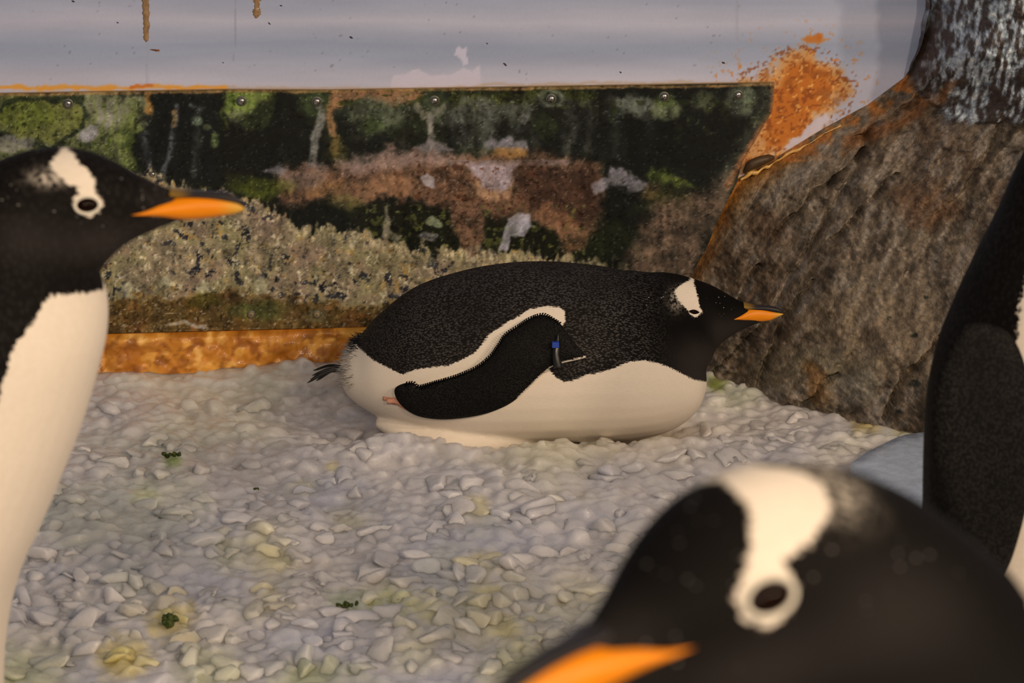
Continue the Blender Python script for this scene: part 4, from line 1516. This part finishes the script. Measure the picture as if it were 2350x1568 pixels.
BILL_UP = [((392, 431), (392, 452), .010), ((408, 435), (410, 454), .0092), ((440, 437), (442, 453), .0078), ((480, 439), (482, 457), .0062), ((520, 443), (522, 464), .0048), ((548, 455), (548, 470), .003), ((561, 470), (561, 478), .0012)]
make_bill(pl, BILL_LO, BILL_UP, tl, LAT)


def eye_set(root, hit, nrm, xf=None, ring=(.0125, .0122), ball=(.0088, .0060), tilt=0.05):
    """dark eye in a pale ring on both sides; xf maps (point) to world"""
    for sgn in (-1, 1):
        c = hit.copy(); n_ = nrm.copy()
        if sgn > 0:
            c[1] = 2 * YL - c[1]; n_[1] = -n_[1]
        ex = np.cross([0, 0, 1.0], n_); ex /= np.linalg.norm(ex)
        if ex[0] < 0: ex = -ex
        ez = np.cross(n_, ex); ez = ez if ez[2] > 0 else -ez
        V, Fc = sphere(c - n_ * .0012, [ex * ball[0], n_ * .0045, ez * ball[1]], 18, 12)
        V2, F2 = [], []
        for a in range(28):
            an = 2 * math.pi * a / 28
            for b in range(8):
                bn = 2 * math.pi * b / 8
                cx = ball[0] + .0006 + .0013 * math.cos(bn)
                cz = ball[1] + .0006 + .0013 * math.cos(bn)
                V2.append(c + ex * cx * math.cos(an) + ez * cz * math.sin(an) + n_ * (.0012 * math.sin(bn) + .0004))
        for a in range(28):
            for b in range(8):
                a2, b2 = (a + 1) % 28, (b + 1) % 8
                F2.append([a * 8 + b, a2 * 8 + b, a2 * 8 + b2, a * 8 + b2])
        V2 = np.array(V2)
        if xf is not None:
            V = xf(V); V2 = xf(V2)
        e = part('eye', make_mesh('eye', V, Fc), M_eye, root)
        part('eye_ring', make_mesh('eye_ring', V2, F2), M_ring, root, e)


hitL, nrmL = cast(200, 471)
eye_set(pl, hitL, nrmL)


def standing_feet(root, x, y, fx, fy, mirror_dir):
    """two webbed feet on the ice; (fx, fy) forward direction"""
    f = np.array([fx, fy, 0.0]); f /= np.linalg.norm(f)
    s = np.array([-f[1], f[0], 0])
    for sg in (-1, 1):
        z = .012
        heel = np.array([x, y, z + .006]) + s * .06 * sg
        toes = [heel + f * .085 + s * .034 - np.array([0, 0, .006]), heel + f * .10 - np.array([0, 0, .006]), heel + f * .085 - s * .034 - np.array([0, 0, .006])]
        V, Fc = foot_mesh(heel, toes, .012, .006)
        fo_ = part('foot', make_mesh('foot', V, Fc), M_foot, root)
        leg = np.array([heel + np.array([0, 0, .07]), heel + np.array([0, 0, .03]), heel])
        V, Fc = tube(catmull(leg, 5), .013, 10)
        part('leg', make_mesh('leg', V, Fc), M_foot, root, fo_)
        for t_ in toes:
            V, Fc = tube(np.array([t_, t_ + f * .010 - np.array([0, 0, .001])]), [.004, .0012], 6)
            part('claw', make_mesh('claw', V, Fc), M_claw, root, fo_)


def hanging_flipper(root, sh, tip, out, fwd, length_w=.075, mat=None, name='flipper'):
    """flat tapered flipper from shoulder sh to tip; out = outward normal, fwd = leading edge direction"""
    sh, tip, out, fwd = [np.asarray(v, float) for v in (sh, tip, out, fwd)]
    n = 22
    V, Fc = [], []
    seg = 16
    for k in range(n):
        t = k / (n - 1)
        w = length_w * .5 * np.interp(t, [0, .12, .4, .75, .92, 1], [.55, .85, 1.0, .8, .5, .08])
        th_ = np.interp(t, [0, .3, 1], [.012, .009, .003])
        c = sh + (tip - sh) * t - fwd * .012 * math.sin(t * math.pi) * 1 + out * .012 * math.sin(t * math.pi * .9)
        for s in range(seg):
            an = 2 * math.pi * s / seg
            V.append(c + fwd * w * math.cos(an) + out * th_ * math.sin(an))
    for k in range(n - 1):
        for s in range(seg):
            s2 = (s + 1) % seg
            Fc.append([k * seg + s, k * seg + s2, (k + 1) * seg + s2, (k + 1) * seg + s])
    Fc.append(list(range(seg))[::-1]); Fc.append([(n - 1) * seg + s for s in range(seg)])
    me = make_mesh(name, np.array(V), Fc)
    std_attrs(me, np.full(len(V), -.02), np.full(len(V), .2), .3)
    return part(name, me, mat or M_flip, root)


standing_feet(pl, tl(-170, 2000)[0], YL, 1, .1, 1)
shp = tl(-150, 860)
for sg in (-1, 1):
    hanging_flipper(pl, shp + np.array([0, sg * .112, .0]), shp + np.array([-.06, sg * .150, -.20]), np.array([0, sg, .12]), np.array([1.0, 0, -.25]))

# ---------------------------------------------------------------- the penguin close to the camera
yaw, pit, rol = 0.78748, -0.06963, -0.14989
PE = np.array([0.07838, 0.95865, 0.73094])
EL = tl(200, 470)
B0 = np.array([[-1., 0, 0], [0, 0, -1.], [0, 1., 0]])
Rz = np.array([[math.cos(yaw), -math.sin(yaw), 0], [math.sin(yaw), math.cos(yaw), 0], [0, 0, 1]])
Ry = np.array([[math.cos(pit), 0, math.sin(pit)], [0, 1, 0], [-math.sin(pit), 0, math.cos(pit)]])
Rx = np.array([[1, 0, 0], [0, math.cos(rol), -math.sin(rol)], [0, math.sin(rol), math.cos(rol)]])
RF = Rz @ Ry @ Rx @ B0


def fore(V):
    """left bird's head frame -> the near bird's head"""
    V = np.atleast_2d(V)
    D = V - EL
    can = np.stack([D[:, 0], D[:, 2], D[:, 1]], 1)
    return PE + can @ RF.T


def fore_inv(Wd):
    can = (Wd - PE) @ RF
    return EL + np.stack([can[:, 0], can[:, 2], can[:, 1]], 1)


LF = (RF @ np.array([0, 0, 1.0]))
hd = [(fore(tl(*t))[0], fore(tl(*b))[0], h) for t, b, h in HEAD]
nk = [(fore(tl(*t))[0], fore(tl(*b))[0], h) for t, b, h in [((170, 340), (228, 600), .038), ((60, 348), (226, 640), .047), ((-34, 377), (236, 664), .058), ((-122, 433), (245, 700), .075), ((-208, 530), (246, 760), .094)]]
# trunk: upright below the neck
fwd_f = RF @ np.array([1.0, 0, 0]); fwd_f[2] = 0; fwd_f /= np.linalg.norm(fwd_f)
lat_f = np.array([-fwd_f[1], fwd_f[0], 0]); lat_f = lat_f if lat_f @ LF > 0 else -lat_f
nb = (np.array(nk[-1][0]) + np.array(nk[-1][1])) / 2
trunk = [(np.array(nk[-2][0]), np.array(nk[-2][1]), .080)]
for z_, fb, bb, hw in ((.56, .050, -.155, .103), (.48, .090, -.163, .120), (.40, .105, -.165, .126), (.30, .112, -.165, .129), (.20, .105, -.160, .128), (.12, .085, -.150, .115), (.065, .05, -.12, .09), (.035, .0, -.07, .045)):
    c = nb.copy(); c[2] = z_
    trunk.append((c + fwd_f * bb, c + fwd_f * fb, hw))
me_f = fuse([loft(hd, LF), loft(nk, LF), loft(trunk, lat_f)], .0034, 18)
Vf = co(me_f)
VI = fore_inv(Vf)
f_ = VI[:, 1] > YL; VI[f_, 1] = 2 * YL - VI[f_, 1]
PFx = pix(VI)
hm = head_marks(PFx, SL, F_PATCH)
dd = Vf - nb
fr_ = dd @ fwd_f
bw = np.where(Vf[:, 2] < .56, (fr_ - (-.02)) - .02 * sstep(.3, .6, Vf[:, 2]), -.02)
bw = np.minimum(bw, .56 - Vf[:, 2])
std_attrs(me_f, np.maximum(hm, bw), head_grey(PFx) * 1.0, .0, .3 * sstep(560, 500, PFx[:, 1]), head_fuzz(PFx, (34, 392), (44, 34)))
pf = empty('penguin', (nb[0], nb[1], 0.0))
tag(pf, 'penguin with bowed head and broad white band over the crown, close up', 'penguin')
M_plum_f = mat_plumage('plumage_near', (230, 230, 150), edge=.0017, dots=1.0)
part('body', me_f, M_plum_f, pf)
make_bill(pf, BILL_LO, BILL_UP, lambda x, y: fore(tl(x, y))[0], LF, base=BLK)
eye_set(pf, hitL, nrmL, fore, ball=(.0106, .0068))
standing_feet(pf, nb[0], nb[1], fwd_f[0], fwd_f[1], 1)
for sg in (-1, 1):
    c = nb.copy(); c[2] = .50
    hanging_flipper(pf, c + lat_f * sg * .112, c + lat_f * sg * .150 - fwd_f * .05 - np.array([0, 0, .21]), lat_f * sg, fwd_f)

# ---------------------------------------------------------------- the dark penguin at the right
YR = 2.4
tr_ = lambda x, y: on_plane(x, y, YR)
SR = 1 / 2375.
RB = [((2400, 260), (2600, 470), .050), ((2338, 375), (2640, 600), .066), ((2294, 480), (2670, 680), .086), ((2240, 590), (2715, 770), .104), ((2190, 700), (2740, 870), .116), ((2152, 800), (2750, 960), .124), ((2128, 920), (2745, 1050), .128), ((2121, 1050), (2730, 1150), .129), ((2120, 1200), (2705, 1260), .128), ((2126, 1350), (2670, 1380), .124),
      ((2142, 1480), (2630, 1500), .114), ((2175, 1600), (2580, 1620), .096), ((2230, 1700), (2510, 1710), .06)]
RBs = [(tr_(*t), tr_(*b), h) for t, b, h in RB]
hs = 2375. / 2975
hx, hy = 2600, 235
RH = [(tr_(hx + (t[0] - 200) * hs, hy + (t[1] - 470) * hs), tr_(hx + (b[0] - 200) * hs, hy + (b[1] - 470) * hs), h) for t, b, h in HEAD]
RN = [(tr_(hx - 30 * hs, hy - 130 * hs), tr_(hx + 28 * hs, hy + 130 * hs), .038), (tr_(2470, 180), tr_(2620, 400), .046), (tr_(2400, 280), tr_(2635, 520), .056), (tr_(2342, 380), tr_(2640, 600), .066)]
me_r = fuse([loft(RBs, LAT), loft(RH, LAT), loft(RN, LAT)], .0034, 18)
Vr = co(me_r)
nr = Vr.copy(); f_ = nr[:, 1] > YR; nr[f_, 1] = 2 * YR - nr[f_, 1]
PR = pix(nr)
R_WHITE = [(2368, 560), (2356, 640), (2340, 700), (2334, 780), (2338, 860), (2345, 950), (2340, 1100), (2325, 1250), (2280, 1360), (2270, 1450), (2280, 1900), (3000, 1900), (3000, 560)]
Ph = np.stack([200 + (PR[:, 0] - hx) / hs, 470 + (PR[:, 1] - hy) / hs], 1)
std_attrs(me_r, np.maximum(poly_sd(PR, R_WHITE) * SR, head_marks(Ph, SL)), np.full(len(Vr), .08), .12)
pr = empty('penguin', (tr_(2400, 1000)[0], YR, 0.0))
tag(pr, 'standing penguin seen from its dark back and flipper in front of the rock', 'penguin')
M_plum_r = mat_plumage('plumage_dark', (260, 260, 170), edge=.0028)
part('body', me_r, M_plum_r, pr)
bvh = bvh_of(make_mesh('tmp', Vr, [list(p.vertices) for p in me_r.polygons]))
make_bill(pr, [((hx + (t[0] - 200) * hs, hy + (t[1] - 470) * hs), (hx + (b[0] - 200) * hs, hy + (b[1] - 470) * hs), h) for t, b, h in BILL_LO],
          [((hx + (t[0] - 200) * hs, hy + (t[1] - 470) * hs), (hx + (b[0] - 200) * hs, hy + (b[1] - 470) * hs), h) for t, b, h in BILL_UP], tr_, LAT)
shift_r = tr_(hx, hy) - EL
eye_set(pr, hitL, nrmL, lambda V: V + shift_r)
ro = [(2215, 745), (2262, 742), (2320, 770), (2356, 850), (2372, 960), (2372, 1080), (2352, 1180), (2325, 1275), (2300, 1330), (2283, 1352), (2262, 1345), (2222, 1290), (2180, 1200), (2150, 1100), (2140, 980), (2150, 880), (2178, 800)]


def flip_r(x, y):
    return YR - .122 - .012 * math.sin(max(0, min(1, (y - 740) / 610)) * 3.1)


M_flip_r = mat_plumage('flipper_dark', (500, 500, 320), dark=(.0035, .0034, .0036), grey=(.017, .0165, .0165), edge=.002)
make_flipper(ro, flip_r, 9, .007, 'flipper', pr, M_flip_r, gslope=gs, sc=SR)
make_flipper([(x + 190, y) for x, y in ro], flip_r, 14, .007, 'flipper', pr, M_flip_r, mirror=YR, gslope=gs, sc=SR)
standing_feet(pr, tr_(2380, 1700)[0], YR, 1, 0, 1)

# ================================================================== CRUSHED ICE
def chunk_shape(seed, sub):
    rng = np.random.default_rng(seed)
    bm = bmesh.new()
    bmesh.ops.create_icosphere(bm, subdivisions=sub, radius=1.0)
    V = np.array([v.co[:] for v in bm.verts]); Fc = np.array([[v.index for v in f.verts] for f in bm.faces])
    bm.free()
    R_ = np.linalg.qr(rng.normal(size=(3, 3)))[0]
    V = V @ R_
    for k in range(rng.integers(8, 13)):
        n_ = rng.normal(size=3); n_ /= np.linalg.norm(n_)
        d = rng.uniform(.38, .75)
        ex = np.maximum(V @ n_ - d, 0)
        V = V - np.outer(ex, n_)
    V = V * rng.uniform(.75, 1.3, 3)
    V = V + .012 * rng.normal(size=V.shape)
    return V / np.abs(V).max(), Fc


rng = np.random.default_rng(42)
SH2 = [chunk_shape(100 + k, 3) for k in range(14)]
SH1 = [chunk_shape(200 + k, 2) for k in range(14)]


def scatter(step, smin, smax, seed, lift):
    rng = np.random.default_rng(seed)
    gx_ = np.arange(-.99, .99, step); gy_ = np.arange(2.42, 3.88, step)
    G = np.stack(np.meshgrid(gx_, gy_), -1).reshape(-1, 2) + rng.uniform(-.5, .5, (len(gx_) * len(gy_), 2)) * step
    s = smin + (smax - smin) * rng.beta(1.8, 2.4, len(G))
    z = ice_h(G[:, 0], G[:, 1]) + s * lift + rng.uniform(-.003, .005, len(G))
    P3 = np.column_stack([G, z])
    pp = pix(P3)
    ok = (pp[:, 0] > -420) & (pp[:, 0] < 2770) & (pp[:, 1] < 1680)
    return P3[ok], s[ok]


Pa, sa = scatter(.0245, .013, .030, 1, .06)
Pb2, sb = scatter(.0150, .006, .013, 2, .42)
P3 = np.vstack([Pa, Pb2]); sz = np.concatenate([sa, sb])
big = np.concatenate([np.ones(len(Pa), bool), np.zeros(len(Pb2), bool)])
# keep the bird's belly, the rock, the wall and the birds' feet clear
wallgap = (P3 - WP) @ WN
keep = wallgap > sz * .8 + .018
bv2 = BVHTree.FromPolygons(Vb.tolist(), [tuple(p.vertices) for p in me_body.polygons])
rock_uv = wall_uv(P3)
Rsub = Rv.reshape(400, nT, 3)[::5, ::5]
rgrid = BVHTree.FromPolygons(Rsub.reshape(-1, 3).tolist(), grid_faces(*Rsub.shape[:2]).tolist())
for i in range(len(P3)):
    if not keep[i]:
        continue
    v = Vector(P3[i])
    loc, nn, ix, ds = bv2.find_nearest(v, .12)
    if loc is not None:
        inside = (v - loc).dot(nn) < 0
        if inside or ds < sz[i] * .55:
            keep[i] = False
            continue
    if P3[i, 0] > .15:
        loc, nn, ix, ds = rgrid.find_nearest(v, .2)
        if loc is not None:
            side_ = (v - loc).dot(nn)
            if nn.dot(Vector((0, -1, 0))) < 0: side_ = -side_
            if side_ < sz[i] * .3:
                keep[i] = False
    for (bx, by) in ((pl.location.x, YL), (pr.location.x, YR), (pf.location.x, pf.location.y)):
        if (P3[i, 0] - bx) ** 2 + (P3[i, 1] - by) ** 2 < .17 ** 2:
            keep[i] = False
P3, sz, big = P3[keep], sz[keep], big[keep]
# smooth frozen sheet at the right
pp = pix(P3)
sheet_px = poly_sd(pp, [(1960, 1060), (2060, 1010), (2130, 1000), (2130, 1170), (2080, 1200)])
drop = sheet_px > 0
P3, sz, big, pp = P3[~drop], sz[~drop], big[~drop], pp[~drop]
N = len(P3)
bright = rng.uniform(.95, 1.07, N)
cols = alb(np.clip(ice_color(pp + rng.normal(size=(N, 2)) * 8) * bright[:, None], 0, 255), ICE_K)

hide = np.maximum.reduce([poly_sd(pp, [(1200, 1600), (1330, 1450), (1480, 1270), (1600, 1120), (1830, 1045), (2050, 1120), (2350, 1420), (2400, 1700), (1200, 1700)]),
                          poly_sd(pp, [(-100, 600), (245, 680), (200, 930), (120, 1150), (10, 1390), (-100, 1500)]),
                          poly_sd(pp, [(2120, 900), (2400, 800), (2400, 1500), (2120, 1300)]), poly_sd(pp, [(900, 800), (1600, 800), (1600, 980), (900, 980)])])
inview = (pp[:, 0] > 5) & (pp[:, 0] < 2345) & (pp[:, 1] < 1560) & (hide < -6) & big
depth = (P3 - CAM) @ FW
score = np.where(inview, sz / depth, -1)
top = np.argsort(-score)[:300]
is_ind = np.zeros(N, bool); is_ind[top] = True


def rand_rots(n, seed):
    rng = np.random.default_rng(seed)
    q_ = rng.normal(size=(n, 4)); q_ /= np.linalg.norm(q_, axis=1)[:, None]
    w, x, y, z = q_.T
    return np.stack([np.stack([1 - 2 * (y * y + z * z), 2 * (x * y - z * w), 2 * (x * z + y * w)], 1), np.stack([2 * (x * y + z * w), 1 - 2 * (x * x + z * z), 2 * (y * z - x * w)], 1), np.stack([2 * (x * z - y * w), 2 * (y * z + x * w), 1 - 2 * (x * x + y * y)], 1)], 1)


ROT = rand_rots(N, 9)
tip_r = np.column_stack([rng.normal(size=N) * .25, rng.normal(size=N) * .25, rng.uniform(0, 6.28, N)])
squash = np.column_stack([rng.uniform(.85, 1.2, N), rng.uniform(.85, 1.2, N), rng.uniform(.38, .62, N)])
ids = np.where(~is_ind)[0]
pick = rng.integers(0, 14, N)
parts = []
for i in ids:
    v, f = SH1[pick[i]]
    parts.append(((v @ ROT[i].T) * squash[i] * sz[i] + P3[i], f))
# the packed layer under the loose pieces
bx_ = np.linspace(-1.03, 1.03, 150); by_ = np.linspace(2.39, 3.90, 120)
BX, BY = np.meshgrid(bx_, by_)
wy_ = WP[1] + BX * math.tan(PSI) - .004
BY = 2.39 + (BY - 2.39) * (wy_ - 2.39) / (3.90 - 2.39)
topz = ice_h(BX, BY) + .004
ngr = BX.size
topv = np.stack([BX, BY, topz], -1).reshape(-1, 3)
botv = topv.copy(); botv[:, 2] = -.085
gfc = grid_faces(120, 150)
ii = np.arange(ngr).reshape(120, 150)
lp = np.concatenate([ii[0, :-1], ii[:-1, -1], ii[-1, :0:-1], ii[:0:-1, 0]])
lp2 = np.roll(lp, -1)
parts.append((np.vstack([topv, botv]), np.vstack([gfc, gfc[:, ::-1] + ngr, np.stack([lp, lp + ngr, lp2 + ngr, lp2], 1)])))
me_i = fuse(parts, .0032, 1)
bm = bmesh.new(); bm.from_mesh(me_i)
bmesh.ops.delete(bm, geom=[v for v in bm.verts if v.co.z < -.078], context='VERTS')
bm.to_mesh(me_i); bm.free()
me_i.polygons.foreach_set('use_smooth', np.full(len(me_i.polygons), True, bool))
set_color(me_i, alb(np.clip(ice_color(pix(co(me_i))), 0, 255), ICE_K))
tag(obj('crushed_ice', me_i, M_ice), 'loose layer of small milky crushed ice covering the ground', 'ice', kind='stuff')
shared = []
for k, (v, f) in enumerate(SH2):
    m_ = make_mesh('ice_chunk', v, f)
    m_.materials.append(M_ice_o)
    shared.append(m_)
for i in top:
    o = bpy.data.objects.new('ice_chunk', shared[pick[i]])
    COL.objects.link(o)
    M_ = np.eye(4)
    M_[:3, :3] = np.diag(squash[i]) @ ROT[i] * sz[i]
    # squash in world axes is folded into a rotation and a scale of the chunk itself
    # a flat-lying chunk: turned about the vertical, slightly tipped
    o.rotation_euler = (tip_r[i, 0], tip_r[i, 1], tip_r[i, 2])
    o.scale = squash[i] * sz[i]
    o.location = P3[i]
    o.color = (*[float(c) for c in cols[i]], 1)
    c_ = cols[i]
    o['category'] = 'ice'
    yel = c_[2] / c_[0]
    x_, y_ = pp[i]
    if yel < .60: tint = 'yellow stained'
    elif yel < .78: tint = 'faintly yellow'
    elif yel > 1.02: tint = 'bluish'
    else: tint = 'milky grey'
    if x_ < 330 and 930 < y_: where = 'beside the standing penguin with cream white breast'
    elif y_ < 930 and x_ < 900: where = 'at the foot of the orange skirting'
    elif x_ > 1620 and y_ < 1060: where = 'at the foot of the brown rock'
    elif y_ < 1120 and 820 < x_ <= 1620: where = 'in front of the lying penguin'
    elif x_ > 1150 and y_ > 1120: where = 'behind the bowed penguin head'
    elif np.hypot(x_ - 392, y_ - 1420) < 170: where = 'around the dark green weed clump'
    elif y_ < 1250: where = 'on open ice near the tail of the lying penguin'
    else: where = 'on open ice between the standing and the bowed penguin'
    size_w = 'large' if sz[i] > .0255 else 'medium'
    o['label'] = '%s %s chunk of ice %s' % (size_w, tint, where)
    o['group'] = 'ice chunks ' + where

# scraps of green weed on the ice
M_weed = mat_plain('green_weed', alb((52, 58, 18), .75), .6, .3, var=.5, scale=220, bump=.5)
for (x, y, r_, lab) in [(400, 1044, .008, 'small dark green weed scrap on clean ice beside the tail'), (392, 1422, .012, 'dark green weed clump sunk in yellow stained ice'), (795, 1388, .008, 'green weed scrap on pale ice near the yellow stains'), (588, 1122, .003, 'tiny dark weed crumb on grey ice'), (1985, 942, .0, '')]:
    if r_ == 0: continue
    g_ = on_ground(x, y, .0)
    parts = []
    rg = np.random.default_rng(int(x))
    for k in range(12):
        c = g_ + rg.normal(size=3) * np.array([r_ * .75, r_ * .4, r_ * .12])
        a3 = np.linalg.qr(rg.normal(size=(3, 3)))[0]
        sv, sf = sphere(c, a3 * (r_ * rg.uniform(.18, .5, 3))[:, None], 8, 6)
        parts.append((sv + rg.normal(size=sv.shape) * r_ * .04, sf))
    V, Fc = merge(parts)
    tag(obj('weed_scrap', make_mesh('weed_scrap', V, Fc), M_weed), lab, 'weed')

# smooth frozen sheet of ice at the right
sh = [(1950, 1075), (2000, 1045), (2060, 1015), (2140, 1003), (2200, 1010), (2200, 1230), (2120, 1210), (2050, 1160), (1985, 1110)]
G2 = catmull(np.array(sh + sh[:1], float), 5)[:-1]
c2 = G2.mean(0)
Vv = []
rings = ((1.0, -.012), (1.0, .004), (.95, .010), (.7, .013), (.35, .014))
for s_, h_ in rings:
    for q_ in G2:
        g_ = on_ground(*(c2 + (q_ - c2) * s_), 0.0)
        Vv.append([g_[0], g_[1], h_ + .002 * float(fbm(np.array([[g_[0] * 20, g_[1] * 20]]), 2, 600)[0])])
n_ = len(G2)
Fc = []
for k in range(len(rings) - 1):
    for s_ in range(n_):
        s2 = (s_ + 1) % n_
        Fc.append([k * n_ + s_, k * n_ + s2, (k + 1) * n_ + s2, (k + 1) * n_ + s_])
gc = on_ground(*c2, 0.0); Vv.append([gc[0], gc[1], .014])
for s_ in range(n_):
    Fc.append([(len(rings) - 1) * n_ + s_, (len(rings) - 1) * n_ + (s_ + 1) % n_, len(Vv) - 1])
me = make_mesh('ice_slab', np.array(Vv), Fc)
o = obj('ice_slab', me, M_ice_o)
o.color = (*[float(c) for c in alb((142, 144, 148), ICE_K)], 1)
tag(o, 'smooth bluish sheet of frozen ice beside the dark standing penguin', 'ice')
